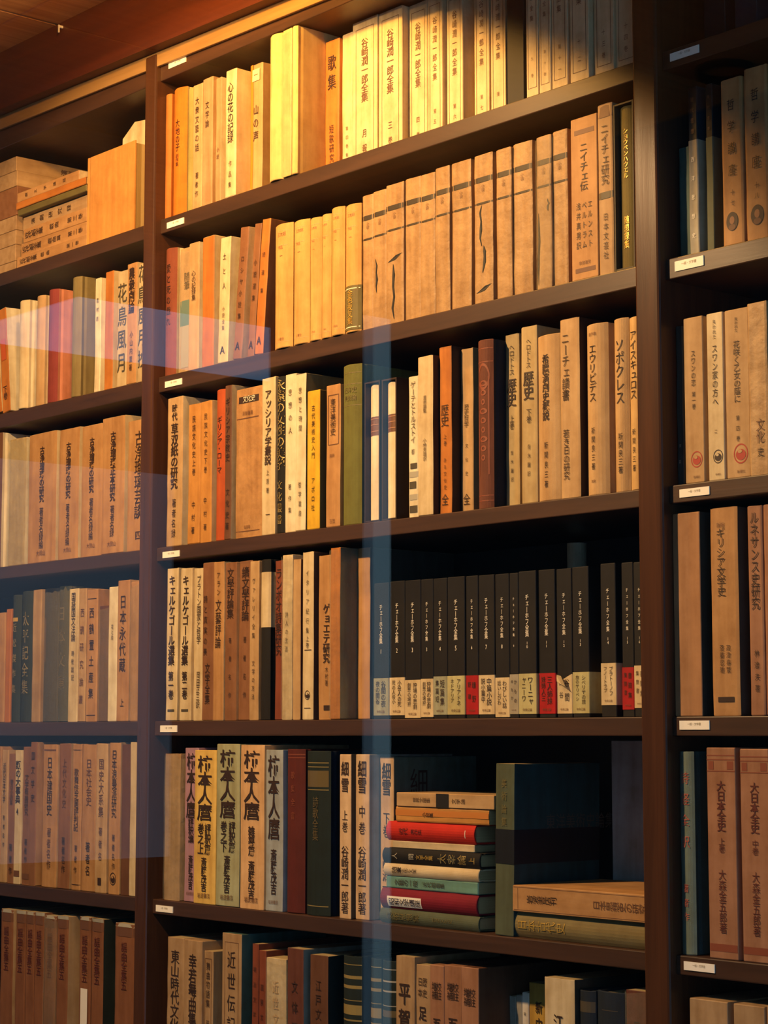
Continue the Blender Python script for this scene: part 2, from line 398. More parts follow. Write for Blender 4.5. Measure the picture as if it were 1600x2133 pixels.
    if e.get('wrap'):           # old glassine wrapper: a thin sheet round spine and boards, ragged along the top
        mb = MB(); m, nt, bs = MATS.get('glassine') or nodes_mat('glassine')
        if 'glassine' not in MATS:
            MATS['glassine'] = (m, nt, bs); bs.inputs['Base Color'].default_value = (*lin('D8CCA8'), 1); bs.inputs['Roughness'].default_value = .25; bs.inputs['Alpha'].default_value = .16
            n = nt.nodes.new('ShaderNodeTexNoise'); n.inputs['Scale'].default_value = 40; n.inputs['Distortion'].default_value = 2
            bp = nt.nodes.new('ShaderNodeBump'); bp.inputs['Strength'].default_value = .7; bp.inputs['Distance'].default_value = .004
            nt.links.new(n.outputs['Fac'], bp.inputs['Height']); nt.links.new(bp.outputs[0], bs.inputs['Normal'])
        pr = [(x + (.0006 if x > 0 else -.0006), y - .0012 if y < .004 else min(y, .05)) for x, y in sp.profile()]
        nz = 8; rows = []
        for j in range(nz + 1):
            row = []
            for i, (x, y) in enumerate(pr):
                zz = h * (.005 + j / nz * .99) + (rng.uniform(-.008, .0012) if j == nz else 0)
                row.append(len(mb.v)); mb.v.append((x, y - rng.uniform(0, .0012) * (y < .004), zz))
            rows.append(row)
        for j in range(nz):
            for i in range(len(pr) - 1): mb.f.append((rows[j][i], rows[j][i + 1], rows[j + 1][i + 1], rows[j + 1][i])); mb.m.append(0)
        mb.build('glassine_wrapper', [m], root, smooth=True)
    return root

# ---------------------------------------------------------------- room shell
def structure(o): o['kind'] = 'structure'; return o
wd_red = wood('reddish_beam_wood', '5E2810', '431A0A', 0, .55)
wd_ceil = wood('ceiling_wood', 'E8A866', 'C07E42', 1, .6)
wd_strip = wood('light_strip_wood', 'B08A56', '94703E', 0, .5)
wd_dark = wood('dark_shelf_wood', '4E3424', '362418', 0, .42)
wd_post = wood('dark_post_wood', '54341F', '3A2416', 2, .27)
m_wall, _nt, _b = nodes_mat('wall_plaster'); _b.inputs['Base Color'].default_value = (.02, .022, .028, 1); _b.inputs['Roughness'].default_value = .9
m_back, _nt, _b = nodes_mat('back_panel_paint'); _b.inputs['Base Color'].default_value = (.035, .034, .034, 1); _b.inputs['Roughness'].default_value = .7

mb = MB(); mb.box(-1.6, 2.9, .262, .36, -1.0, 1.60); structure(mb.build('wall_back', [m_wall]))
mb = MB(); mb.box(-3.1, 3.4, -4.2, .36, -1.06, -1.0); structure(mb.build('floor', [wood('floor_wood', '3A2A1E', '2A1E16', 0, .5)]))
mb = MB(); xs = [-3.1, CX0 - .9, CX0 - .45, CX0, CX0 + .45, CX0 + .9, CX0 + 1.35, 3.4]
for a, b in zip(xs, xs[1:]): mb.box(a + .004, b - .004, -1.3, .262, 1.363, 1.395)
mb.box(-3.1, 3.4, -1.3, .262, 1.395, 1.41); structure(mb.build('ceiling', [wd_ceil]))  # upper slab added to stop light coming through the plank seams
# the old beam and the pale strip under it are not quite level
mb = MB(); mb.box(-1.6, 2.9, -.03, .26, 1.2575, 1.3628); mb.v = [(x, y, z - .02 * x if z < 1.35 else z) for x, y, z in mb.v]; structure(mb.build('trim_1', [wd_red]))
mb = MB(); mb.box(-1.6, 2.9, -.010, -.005, 1.2345, 1.2575); mb.v = [(x, y, z - .02 * x) for x, y, z in mb.v]; structure(mb.build('trim_2', [wd_strip], bevel=.001))
# left side wall with its daylit paper windows, mirrored in the glass
mb = MB(); mb.box(-3.1, -3.0, -4.2, .36, -1.0, 3.6); structure(mb.build('wall_left', [m_wall]))
mb = MB(); mb.box(-3.1, 3.4, -4.3, -4.2, -1.0, 3.6); structure(mb.build('wall_front_added', [m_wall]))  # front wall is unseen, added to keep the glass reflection dark
def daylight(name, y0, y1, z0, z1, col, st):
    m, nt, b = nodes_mat(name + '_daylight'); b.inputs['Base Color'].default_value = (.6, .6, .6, 1); b.inputs['Emission Color'].default_value = (*col, 1); b.inputs['Emission Strength'].default_value = st
    mb = MB(); mb.box(-3.0, -2.99, y0, y1, z0, z1); structure(mb.build(name, [m]))
daylight('window_2', -2.735, -1.05, 1.445, 1.632, (.3, .58, 1.0), 1.0)
daylight('window_3', -2.34, -1.05, -.155, 1.085, (.5, .7, 1.0), .17)
daylight('window_4', -3.285, -3.208, -1.0, 1.735, (.45, .8, 1.0), .75)
daylight('window_5', -3.205, -3.165, -1.0, 1.735, (.40, .72, 1.0), .33)
# glass in front of the shelves
m_gl = bpy.data.materials.new('clear_glass'); m_gl.use_nodes = True; nt = m_gl.node_tree; nt.nodes.clear(); N = nt.nodes; L = nt.links
out = N.new('ShaderNodeOutputMaterial'); tr = N.new('ShaderNodeBsdfTransparent'); tr.inputs[0].default_value = (.985, .99, .99, 1); gs = N.new('ShaderNodeBsdfGlossy'); gs.inputs['Roughness'].default_value = 0.0
geo = N.new('ShaderNodeNewGeometry'); dt = N.new('ShaderNodeVectorMath'); dt.operation = 'DOT_PRODUCT'; L.new(geo.outputs['Incoming'], dt.inputs[0]); L.new(geo.outputs['Normal'], dt.inputs[1])
ab = N.new('ShaderNodeMath'); ab.operation = 'ABSOLUTE'; L.new(dt.outputs['Value'], ab.inputs[0])
om = N.new('ShaderNodeMath'); om.operation = 'SUBTRACT'; om.inputs[0].default_value = 1; L.new(ab.outputs[0], om.inputs[1])
pw = N.new('ShaderNodeMath'); pw.operation = 'POWER'; pw.inputs[1].default_value = 5; L.new(om.outputs[0], pw.inputs[0])
ma = N.new('ShaderNodeMath'); ma.operation = 'MULTIPLY_ADD'; ma.inputs[1].default_value = .96; ma.inputs[2].default_value = .04; L.new(pw.outputs[0], ma.inputs[0])
mx = N.new('ShaderNodeMixShader'); L.new(ma.outputs[0], mx.inputs[0]); L.new(tr.outputs[0], mx.inputs[1]); L.new(gs.outputs[0], mx.inputs[2]); L.new(mx.outputs[0], out.inputs[0])
mb = MB(); mb.box(-1.55, 2.05, -.104, -.100, -.99, 1.36); structure(mb.build('window_1', [m_gl]))

# ---------------------------------------------------------------- bookcase
case = empty('bookcase', (0, 0, -1.0), 'dark brown wooden wall bookcase in three bays with open shelves', 'bookcase')
def part(mb, name, m, bevel=.0012):
    o = mb.build(name, m if isinstance(m, list) else [m], case, bevel); o.location = (0, 0, 1.0); return o
for a, b in UPRIGHTS:
    mb = MB(); mb.box(a, b, -.012, .25, -1.0, 1.2545 - .02 * b); part(mb, 'upright', wd_post, .003)
BAYS = [(UPRIGHTS[i][1], UPRIGHTS[i + 1][0]) for i in range(3)]
for a, b in BAYS:
    for z, t in ((1.0, .022), (.7615, .0235), (.5075, .020), (.2547, .021), (0, .0205), (-.25, .021), (-.5, .021), (-.75, .021)):
        mb = MB(); mb.box(a, b, 0, .25, z - t, z); part(mb, 'shelf', wd_dark)
    mb = MB(); mb.box(a, b, -.004, .25, 1.2115, 1.2555 - .02 * b); part(mb, 'top_rail', wd_dark)
    mb = MB(); mb.box(a, b, .25, .256, -1.0, 1.205); part(mb, 'back_panel', m_back, 0)
for i, (x0, x1, z0, z1, lb, tx) in enumerate(TAGS):
    mb = MB(); y = -.0012 if z0 < 1.2 else -.0052; mb.box(x0, x1, y, y + .0011, z0, z1)
    tg = {}; cx, cz = (x0 + x1) / 2, z0 + (z1 - z0) * .62; s = (z1 - z0) * .3 / EMH
    for j, ch in enumerate(tx):
        gx0 = cx + (j - (len(tx) - 1) / 2) * s * .95
        put_glyph(mb, ch, 0, lambda gx, gy: (gx0 + gx * s, y - .0003, cz + gy * s), 1)
    tag(mb.build('shelf_label', [ink('FBF6E8'), ink('9C9078')]), lb, 'label', 'paper labels on the shelf edges')

# ---------------------------------------------------------------- books standing in rows
# (x of the spine centre, setback, shelf height, lean in degrees, description)
def standing(x, s, z, lean, e):
    e['seed'] = int(abs(x * 7919 + z * 104729) * 1000) % 99991
    a = math.radians(lean)
    if lean:   # turn about the lower corner that stays on the shelf
        piv = e['w'] / 2 * (1 if lean > 0 else -1); off = Vector((piv - piv * math.cos(a), 0, abs(piv) * math.sin(abs(a))))
        make_book(e, (x + off.x, s, z + off.z), (0, a, 0))
    else: make_book(e, (x, s, z))
standing(0.0551, 0.004, 1.0004, 0, dict(k='hard', c='orange', w=0.0157, h=0.1911, d=0.132, label='slim small orange hardback, first from left, middle bay top shelf', g='books standing on the middle bay top shelf'))
standing(0.0827, 0.0036, 1.0004, 0, dict(k='hard', c='orangeb', w=0.0336, h=0.1942, d=0.134, label='rounded bright orange hardback with pale board, second from left, middle bay top shelf', g='books standing on the middle bay top shelf', sd='cream', t=(('大地の子', 0.25, 0.5, 0.3, 0.5, None, 0, 0), ('創作集', 0.52, 0.62, 0.25, 0.5, None, 0, 0))))
standing(0.1124, 0.005, 1.0004, 0, dict(k='hard', c='olive', w=0.0164, h=0.1875, d=0.129, label='slim pale olive hardback, third from left, middle bay top shelf', g='books standing on the middle bay top shelf'))
standing(0.133, 0.004, 1.0004, 0, dict(k='soft', c='tan', w=0.0243, h=0.1877, d=0.13, label='tan paperback with widely spaced dark title, fourth from left, middle bay top shelf', g='books standing on the middle bay top shelf', t=(('大衆文藝の話', 0.1, 0.55, 0.36, 0.5, None, 0, 0), ('著者作', 0.7, 0.92, 0.3, 0.5, None, 0, 0))))
standing(0.1581, 0.0037, 1.0004, 0, dict(k='soft', c='tanp', w=0.0252, h=0.1909, d=0.132, label='tan paperback with pale label and faded title, fifth from left, middle bay top shelf', g='books standing on the middle bay top shelf', t=(('文学論', 0.18, 0.4, 0.34, 0.5, None, 0, 0),)))
standing(0.1777, 0.0091, 1.0004, 0, dict(k='soft', c='tanp', w=0.0134, h=0.1878, d=0.13, label='thin tan paperback with pale bright cover, sixth from left, middle bay top shelf', g='books standing on the middle bay top shelf', sd='ivory', t=(('小説', 0.55, 0.66, 0.4, 0.5, None, 0, 0),)))
standing(0.2188, 0.001, 1.0004, 0, dict(k='soft', c='cream', w=0.0255, h=0.1872, d=0.12, label='cream paperback with dark brush title, seventh from left, middle bay top shelf', g='books standing on the middle bay top shelf', t=(('心の花の記録', 0.1, 0.58, 0.5, 0.5, None, 0, 0), ('作品集', 0.7, 0.95, 0.25, 0.5, None, 0, 0))))
standing(0.2462, 0.0263, 1.0004, 0, dict(k='soft', c='tan', w=0.0285, h=0.1942, d=0.134, label='tan paperback with orange edge strip and small label, eighth from left, middle bay top shelf', g='books standing on the middle bay top shelf', t=(('山の声', 0.3, 0.6, 0.4, 0.5, None, 0, 0),), bars=((0.0, 1, 'orangeb', 0, 0.26),), lab=(0.04, 0.13, 'cream', '一')))
standing(0.3285, -0.005, 1.0004, 0, dict(k='hard', c='straw', w=0.0318, h=0.2093, d=0.12, label='tall pale yellow hardback pushed forward, ninth from left, middle bay top shelf', g='books standing on the middle bay top shelf'))
standing(0.356, -0.004, 1.0004, 0, dict(k='soft', c='straw', w=0.0195, h=0.2095, d=0.12, label='tall pale book in torn white wrapper, tenth from left, middle bay top shelf', g='books standing on the middle bay top shelf', wrap=1))
standing(0.3723, -0.004, 1.0004, 0, dict(k='hard', c='straw', w=0.0125, h=0.2095, d=0.14, label='tallest pale book showing its wide cover, eleventh from left, middle bay top shelf', g='books standing on the middle bay top shelf', sd='straw'))
standing(0.3942, 0.0458, 1.0004, 0, dict(k='soft', c='orange', w=0.0305, h=0.195, d=0.135, label='orange paperback with brush title and torn edge, twelfth from left, middle bay top shelf', g='books standing on the middle bay top shelf', t=(('歌集', 0.1, 0.38, 0.55, 0.5, None, 0, 0), ('短歌研究', 0.62, 0.9, 0.3, 0.5, None, 0, 0))))
standing(0.421, 0.051, 1.0004, 0, dict(k='soft', c='cream', w=0.0223, h=0.1987, d=0.137, label='blotchy cream paperback beside the framed set, thirteenth from left, middle bay top shelf', g='books standing on the middle bay top shelf', t=(('第四巻集', 0.65, 0.9, 0.2, 0.5, None, 0, 0),)))
standing(0.4592, 0.0507, 1.0004, 0, dict(k='case', c='cream', w=0.0523, h=0.2085, d=0.15, label='cream boxed framed volume, leftmost of its set, fourteenth from left, middle bay top shelf', g='framed cream boxed set volumes', t=(('谷崎潤一郎全集', 0.13, 0.56, 0.27, 0.5, 'brown', 0, 0), ('月報', 0.72, 0.92, 0.17, 0.5, 'brown', 0, 0)), frame=1))
standing(0.5099, 0.0529, 1.0004, 0, dict(k='case', c='cream', w=0.0484, h=0.2085, d=0.15, label='cream boxed framed volume, rounded top corner, fifteenth from left, middle bay top shelf', g='framed cream boxed set volumes', t=(('谷崎潤一郎全集', 0.13, 0.56, 0.27, 0.5, 'brown', 0, 0), ('三巻', 0.72, 0.92, 0.17, 0.5, 'brown', 0, 0)), frame=1))
standing(0.5528, 0.0646, 1.0004, 0, dict(k='case', c='cream', w=0.0366, h=0.2085, d=0.15, label='cream boxed framed volume right of brown gap, sixteenth from left, middle bay top shelf', g='framed cream boxed set volumes', t=(('谷崎潤一郎全集', 0.13, 0.56, 0.27, 0.5, 'brown', 0, 0), ('四巻', 0.72, 0.92, 0.17, 0.5, 'brown', 0, 0)), frame=1))
standing(0.5866, 0.0644, 1.0004, 0, dict(k='case', c='cream', w=0.0288, h=0.2085, d=0.15, label='narrow cream boxed framed volume, seventeenth from left, middle bay top shelf', g='framed cream boxed set volumes', t=(('谷崎潤一郎全集', 0.13, 0.56, 0.27, 0.5, 'brown', 0, 0), ('第五巻', 0.72, 0.92, 0.17, 0.5, 'brown', 0, 0)), frame=1))
standing(0.6191, 0.07, 1.0004, 0, dict(k='case', c='cream', w=0.0306, h=0.2085, d=0.15, label='cream boxed framed volume between two dark gaps, eighteenth from left, middle bay top shelf', g='framed cream boxed set volumes', t=(('谷崎潤一郎全集', 0.13, 0.56, 0.27, 0.5, 'brown', 0, 0), ('第六巻', 0.72, 0.92, 0.17, 0.5, 'brown', 0, 0)), frame=1))
standing(0.6703, 0.07, 1.0004, 0, dict(k='case', c='cream', w=0.0279, h=0.2085, d=0.15, label='cream boxed framed volume right of wide black gap, nineteenth from left, middle bay top shelf', g='framed cream boxed set volumes', t=(('谷崎潤一郎全集', 0.13, 0.56, 0.27, 0.5, 'brown', 0, 0), ('第七巻', 0.72, 0.92, 0.17, 0.5, 'brown', 0, 0)), frame=1))
standing(0.7009, 0.07, 1.0004, 0, dict(k='case', c='cream', w=0.027, h=0.2085, d=0.15, label='cream boxed framed volume before black box, twentieth from left, middle bay top shelf', g='framed cream boxed set volumes', t=(('谷崎潤一郎全集', 0.13, 0.56, 0.27, 0.5, 'brown', 0, 0), ('第八', 0.72, 0.92, 0.17, 0.5, 'brown', 0, 0)), frame=1))
standing(0.7954, 0.008, 1.0004, 0, dict(k='case', c='black', w=0.0293, h=0.2085, d=0.15, label='plain black boxed volume in the shade, twenty-first from left, middle bay top shelf', g='books standing on the middle bay top shelf'))
standing(0.8266, 0.006, 1.0004, 0, dict(k='case', c='cream', w=0.0205, h=0.2085, d=0.15, label='cream boxed framed volume right of black box, twenty-second from left, middle bay top shelf', g='framed cream boxed set volumes', t=(('谷崎潤一郎全集', 0.13, 0.56, 0.27, 0.5, 'brown', 0, 0), ('九巻', 0.72, 0.92, 0.17, 0.5, 'brown', 0, 0)), frame=1))
standing(0.8477, 0.0065, 1.0004, 0, dict(k='case', c='cream', w=0.0194, h=0.2085, d=0.15, label='narrow cream boxed framed volume half in shadow, twenty-third from left, middle bay top shelf', g='framed cream boxed set volumes', t=(('谷崎潤一郎全集', 0.13, 0.56, 0.27, 0.5, 'brown', 0, 0), ('第十巻', 0.72, 0.92, 0.17, 0.5, 'brown', 0, 0)), frame=1))
standing(0.8718, 0.0071, 1.0004, 0, dict(k='case', c='cream', w=0.0263, h=0.2085, d=0.15, label='cream boxed framed volume mostly in shadow, twenty-fourth from left, middle bay top shelf', g='framed cream boxed set volumes', t=(('谷崎潤一郎全集', 0.13, 0.56, 0.27, 0.5, 'brown', 0, 0), ('第十一', 0.72, 0.92, 0.17, 0.5, 'brown', 0, 0)), frame=1))
standing(0.9062, 0.005, 1.0004, 0, dict(k='case', c='cream', w=0.0305, h=0.2085, d=0.15, label='wide cream boxed framed volume mostly in shadow, twenty-fifth from left, middle bay top shelf', g='framed cream boxed set volumes', t=(('谷崎潤一郎全集', 0.13, 0.56, 0.27, 0.5, 'brown', 0, 0), ('十二', 0.72, 0.92, 0.17, 0.5, 'brown', 0, 0)), frame=1))
standing(0.941, 0.01, 1.0004, 0, dict(k='case', c='cream', w=0.0313, h=0.2085, d=0.15, label='shadowed boxed framed volume near the post, twenty-sixth from left, middle bay top shelf', g='framed cream boxed set volumes', t=(('谷崎潤一郎全集', 0.13, 0.56, 0.27, 0.5, 'brown', 0, 0), ('十三巻', 0.72, 0.92, 0.17, 0.5, 'brown', 0, 0)), frame=1))
standing(0.9735, 0.013, 1.0004, 0, dict(k='case', c='cream', w=0.0329, h=0.2085, d=0.15, label='shadowed boxed framed volume against the post, twenty-seventh from left, middle bay top shelf', g='framed cream boxed set volumes', t=(('谷崎潤一郎全集', 0.13, 0.56, 0.27, 0.5, 'brown', 0, 0), ('十四巻', 0.72, 0.92, 0.17, 0.5, 'brown', 0, 0)), frame=1))
standing(0.0632, 0.004, 0.7619, 0, dict(k='hard', c='redbr', w=0.0287, h=0.1922, d=0.133, label='reddish brown hardback with pale boards, first from left, middle bay second shelf', g='books standing on the middle bay second shelf', sd='cream', t=(('愛と死の戯れ', 0.12, 0.62, 0.34, 0.5, None, 0, 0),)))
standing(0.097, 0.014, 0.7619, 0, dict(k='soft', c='tan', w=0.0379, h=0.1892, d=0.131, label='ragged patterned book with teal band, second from left, middle bay second shelf', g='books standing on the middle bay second shelf', wrap=1, bars=((0.42, 0.62, 'tealp', 0, 1), (0.62, 0.95, 'greyp', 0, 1)), t=(('随筆', 0.2, 0.34, 0.45, 0.5, None, 0, 0),)))
standing(0.1292, 0.003, 0.7619, 0, dict(k='soft', c='tan', w=0.0259, h=0.1885, d=0.13, label='tan paperback with torn pale top, third from left, middle bay second shelf', g='books standing on the middle bay second shelf', sd='ivory', t=(('心の記録集', 0.22, 0.46, 0.4, 0.5, None, 0, 0),)))
standing(0.1646, 0.003, 0.7619, 0, dict(k='soft', c='orange', w=0.0284, h=0.1912, d=0.11, label='plain orange paperback with bright edge, fourth from left, middle bay second shelf', g='books standing on the middle bay second shelf', sd='cream'))
standing(0.2015, 0.003, 0.7619, 1.5, dict(k='soft', c='cream', w=0.0244, h=0.1821, d=0.126, label='cream leaning paperback with letter mark at foot, fifth from left, middle bay second shelf', g='books standing on the middle bay second shelf', sd='ivory', t=(('土と人', 0.1, 0.45, 0.3, 0.5, None, 0, 0), ('小説全集', 0.55, 0.75, 0.22, 0.5, None, 0, 0), ('A', 0.86, 0.94, 0.6, 0.5, None, 0, 0))))
standing(0.2343, 0.004, 0.7619, 5, dict(k='soft', c='brownp', w=0.02, h=0.1887, d=0.13, label='brown leaning paperback, letter mark, bright cover edge, sixth from left, middle bay second shelf', g='books standing on the middle bay second shelf', sd='cream', t=(('ロシヤ小説集', 0.2, 0.72, 0.34, 0.5, None, 0, 0), ('A', 0.86, 0.94, 0.7, 0.5, None, 0, 0))))
standing(0.2526, 0.0138, 0.7619, 5, dict(k='soft', c='brownp', w=0.0158, h=0.1924, d=0.133, label='slim brown leaning paperback with letter mark, seventh from left, middle bay second shelf', g='books standing on the middle bay second shelf', t=(('小説選集', 0.25, 0.6, 0.42, 0.5, None, 0, 0), ('A', 0.86, 0.94, 0.8, 0.5, None, 0, 0))))
standing(0.2859, 0.003, 0.7619, 5, dict(k='soft', c='orange', w=0.0189, h=0.1904, d=0.131, label='orange leaning paperback, letter mark, last of leaners, eighth from left, middle bay second shelf', g='books standing on the middle bay second shelf', sd='brownp', t=(('続選集', 0.2, 0.6, 0.3, 0.5, None, 0, 0), ('A', 0.86, 0.94, 0.7, 0.5, None, 0, 0))))
standing(0.3458, -0.004, 0.7619, 0, dict(k='hard', c='tany', w=0.0398, h=0.1735, d=0.12, label='wide yellow hardback with small stacked titles, ninth from left, middle bay second shelf', g='books standing on the middle bay second shelf', t=(('三人集', 0.08, 0.1, 0.0, 0.5, None, 0, 0),), tt=1))
standing(0.3839, -0.003, 0.7619, 0, dict(k='hard', c='tany', w=0.0348, h=0.1716, d=0.118, label='yellow hardback, second of the matching run, tenth from left, middle bay second shelf', g='books standing on the middle bay second shelf', tt=1))
standing(0.4156, -0.0029, 0.7619, 0, dict(k='hard', c='tany', w=0.0248, h=0.1688, d=0.116, label='narrow yellow hardback, third of the matching run, eleventh from left, middle bay second shelf', g='books standing on the middle bay second shelf', tt=1))
standing(0.4396, -0.003, 0.7619, 0, dict(k='hard', c='tany', w=0.0198, h=0.1688, d=0.116, label='yellow hardback, fourth of the matching run, twelfth from left, middle bay second shelf', g='books standing on the middle bay second shelf', tt=1))
standing(0.4636, -0.004, 0.7619, 0, dict(k='hard', c='tany', w=0.0277, h=0.1736, d=0.12, label='yellow hardback beside olive banded book, thirteenth from left, middle bay second shelf', g='books standing on the middle bay second shelf', tt=1))
standing(0.4936, -0.003, 0.7619, 0, dict(k='hard', c='tany', w=0.0317, h=0.1717, d=0.118, label='yellow hardback with olive band and gold title, fourteenth from left, middle bay second shelf', g='books standing on the middle bay second shelf', tt=1, obi=(0.64, 0.985, 'olivd', '金色夜叉集', 'gold')))
standing(0.5211, 0.004, 0.7619, 0, dict(k='soft', c='kraft', w=0.0225, h=0.1803, d=0.135, label='brown paper wrapped volume, leftmost of its run, fifteenth from left, middle bay second shelf', g='volumes wrapped in brown paper', paper=1, bars=((0.155, 0.19, 'bandb', 0, 1), (0.325, 0.338, 'bandb', 0, 1)), t=(('小説', 0.205, 0.255, 0.34, 0.5, 'brown', 0, 0),)))
standing(0.546, 0.003, 0.7619, 0, dict(k='soft', c='kraft', w=0.0268, h=0.181, d=0.135, label='brown paper wrapped volume with vertical slit, sixteenth from left, middle bay second shelf', g='volumes wrapped in brown paper', paper=1, bars=((0.155, 0.19, 'bandb', 0, 1), (0.325, 0.338, 'bandb', 0, 1)), t=(('小説', 0.205, 0.255, 0.34, 0.5, 'brown', 0, 0),), tear=((0.5, 0.75, 0.25),)))
standing(0.5767, 0.002, 0.7619, 0, dict(k='soft', c='kraft', w=0.034, h=0.1838, d=0.135, label='brown paper wrapped volume with long black tears, seventeenth from left, middle bay second shelf', g='volumes wrapped in brown paper', paper=1, bars=((0.155, 0.19, 'bandb', 0, 1), (0.325, 0.338, 'bandb', 0, 1)), t=(('小説', 0.205, 0.255, 0.34, 0.5, 'brown', 0, 0),), tear=((0.58, 0.97, 0.45), (0.545, 0.56, 0.6))))
standing(0.6091, 0.0049, 0.7619, 0, dict(k='soft', c='kraft', w=0.03, h=0.1853, d=0.135, label='brown paper wrapped volume right of the torn one, eighteenth from left, middle bay second shelf', g='volumes wrapped in brown paper', paper=1, bars=((0.155, 0.19, 'bandb', 0, 1), (0.325, 0.338, 'bandb', 0, 1)), t=(('小説', 0.205, 0.255, 0.34, 0.5, 'brown', 0, 0),)))
standing(0.6383, 0.004, 0.7619, 0, dict(k='soft', c='kraft', w=0.0278, h=0.1838, d=0.135, label='brown paper wrapped volume with crumpled foot, nineteenth from left, middle bay second shelf', g='volumes wrapped in brown paper', paper=1, bars=((0.155, 0.19, 'bandb', 0, 1), (0.325, 0.338, 'bandb', 0, 1)), t=(('小説', 0.205, 0.255, 0.34, 0.5, 'brown', 0, 0),)))
standing(0.6657, 0.0042, 0.7619, 0, dict(k='soft', c='kraft', w=0.0264, h=0.1868, d=0.135, label='brown paper wrapped volume left of widest gap, twentieth from left, middle bay second shelf', g='volumes wrapped in brown paper', paper=1, bars=((0.155, 0.19, 'bandb', 0, 1), (0.325, 0.338, 'bandb', 0, 1)), t=(('小説', 0.205, 0.255, 0.34, 0.5, 'brown', 0, 0),)))
standing(0.7001, 0.005, 0.7619, 0, dict(k='soft', c='kraft', w=0.0351, h=0.1869, d=0.135, label='wide brown paper wrapped volume, unbroken wrapper, twenty-first from left, middle bay second shelf', g='volumes wrapped in brown paper', paper=1, bars=((0.155, 0.19, 'bandb', 0, 1), (0.325, 0.338, 'bandb', 0, 1)), t=(('小説', 0.205, 0.255, 0.34, 0.5, 'brown', 0, 0),)))
standing(0.7411, 0.004, 0.7619, 0, dict(k='soft', c='kraft', w=0.0326, h=0.1869, d=0.135, label='brown paper wrapped volume with thin curved tear, twenty-second from left, middle bay second shelf', g='volumes wrapped in brown paper', paper=1, bars=((0.155, 0.19, 'bandb', 0, 1), (0.325, 0.338, 'bandb', 0, 1)), t=(('小説', 0.205, 0.255, 0.34, 0.5, 'brown', 0, 0),), tear=((0.34, 0.62, 0.35), (0.62, 0.8, 0.5), (0.915, 0.945, 0.72))))
standing(0.7783, 0.003, 0.7619, 0, dict(k='soft', c='kraft', w=0.026, h=0.1857, d=0.135, label='brown paper wrapped volume with flat clean spine, twenty-third from left, middle bay second shelf', g='volumes wrapped in brown paper', paper=1, bars=((0.155, 0.19, 'bandb', 0, 1), (0.325, 0.338, 'bandb', 0, 1)), t=(('小説', 0.205, 0.255, 0.34, 0.5, 'brown', 0, 0),)))
standing(0.8079, 0.0059, 0.7619, 0, dict(k='soft', c='kraft', w=0.0325, h=0.1874, d=0.135, label='wide brown paper wrapped volume with folded top, twenty-fourth from left, middle bay second shelf', g='volumes wrapped in brown paper', paper=1, bars=((0.155, 0.19, 'bandb', 0, 1), (0.325, 0.338, 'bandb', 0, 1)), t=(('小説', 0.205, 0.255, 0.34, 0.5, 'brown', 0, 0),)))
standing(0.8449, 0.005, 0.7619, 0, dict(k='soft', c='kraft', w=0.0241, h=0.1866, d=0.135, label='brown paper wrapped volume with shredded wrapper, twenty-fifth from left, middle bay second shelf', g='volumes wrapped in brown paper', paper=1, bars=((0.155, 0.19, 'bandb', 0, 1), (0.325, 0.338, 'bandb', 0, 1)), t=(('小説', 0.205, 0.255, 0.34, 0.5, 'brown', 0, 0),), wrap=1, tear=((0.42, 0.5, 0.8), (0.5, 0.97, 0.12))))
standing(0.8692, 0.0079, 0.7619, 0, dict(k='soft', c='kraft', w=0.0237, h=0.1886, d=0.135, label='brown paper wrapped volume, rightmost of its run, twenty-sixth from left, middle bay second shelf', g='volumes wrapped in brown paper', paper=1, bars=((0.155, 0.19, 'bandb', 0, 1), (0.325, 0.338, 'bandb', 0, 1)), t=(('小説', 0.205, 0.255, 0.34, 0.5, 'brown', 0, 0),)))
standing(0.9134, 0.003, 0.7619, 0, dict(k='case', c='tano', w=0.0423, h=0.1936, d=0.134, label='wide tan boxed book with bars and katakana title, twenty-seventh from left, middle bay second shelf', g='books standing on the middle bay second shelf', bars=((0.075, 0.105, 'brown', 0.14, 0.9), (0.93, 0.957, 'brown', 0.14, 0.9)), t=(('ニイチェ伝', 0.16, 0.46, 0.36, 0.5, None, 0, 0), ('エルンスト', 0.52, 0.82, 0.16, 0.72, None, 0, 0), ('ベルトラム', 0.52, 0.82, 0.16, 0.5, None, 0, 0), ('浅井真男訳', 0.52, 0.82, 0.16, 0.28, None, 0, 0)), hm=(('筑摩書房', 0.9, 0.5, 0.1),)))
standing(0.9472, 0.003, 0.7619, 0, dict(k='soft', c='tanp', w=0.0226, h=0.2011, d=0.139, label='tan wrapped book with dark top band, twenty-eighth from left, middle bay second shelf', g='books standing on the middle bay second shelf', bars=((0.0, 0.08, 'brown', 0, 1), (0.52, 0.56, 'greyb', 0, 1)), t=(('ニイチェ研究', 0.12, 0.48, 0.5, 0.5, None, 0, 0), ('日本文芸社', 0.64, 0.92, 0.3, 0.5, None, 0, 0))))
standing(0.976, 0.003, 0.7619, 0, dict(k='open', c='greyb', w=0.031, h=0.1959, d=0.135, label='open slipcase holding olive book with gold title, twenty-ninth from left, middle bay second shelf', g='books standing on the middle bay second shelf', ic='olivd', t=(('ショウペンハウエル', 0.14, 0.45, 0.3, 0.5, 'gold', 0, 0), ('随想録集', 0.68, 0.88, 0.28, 0.5, 'gold', 0, 0))))
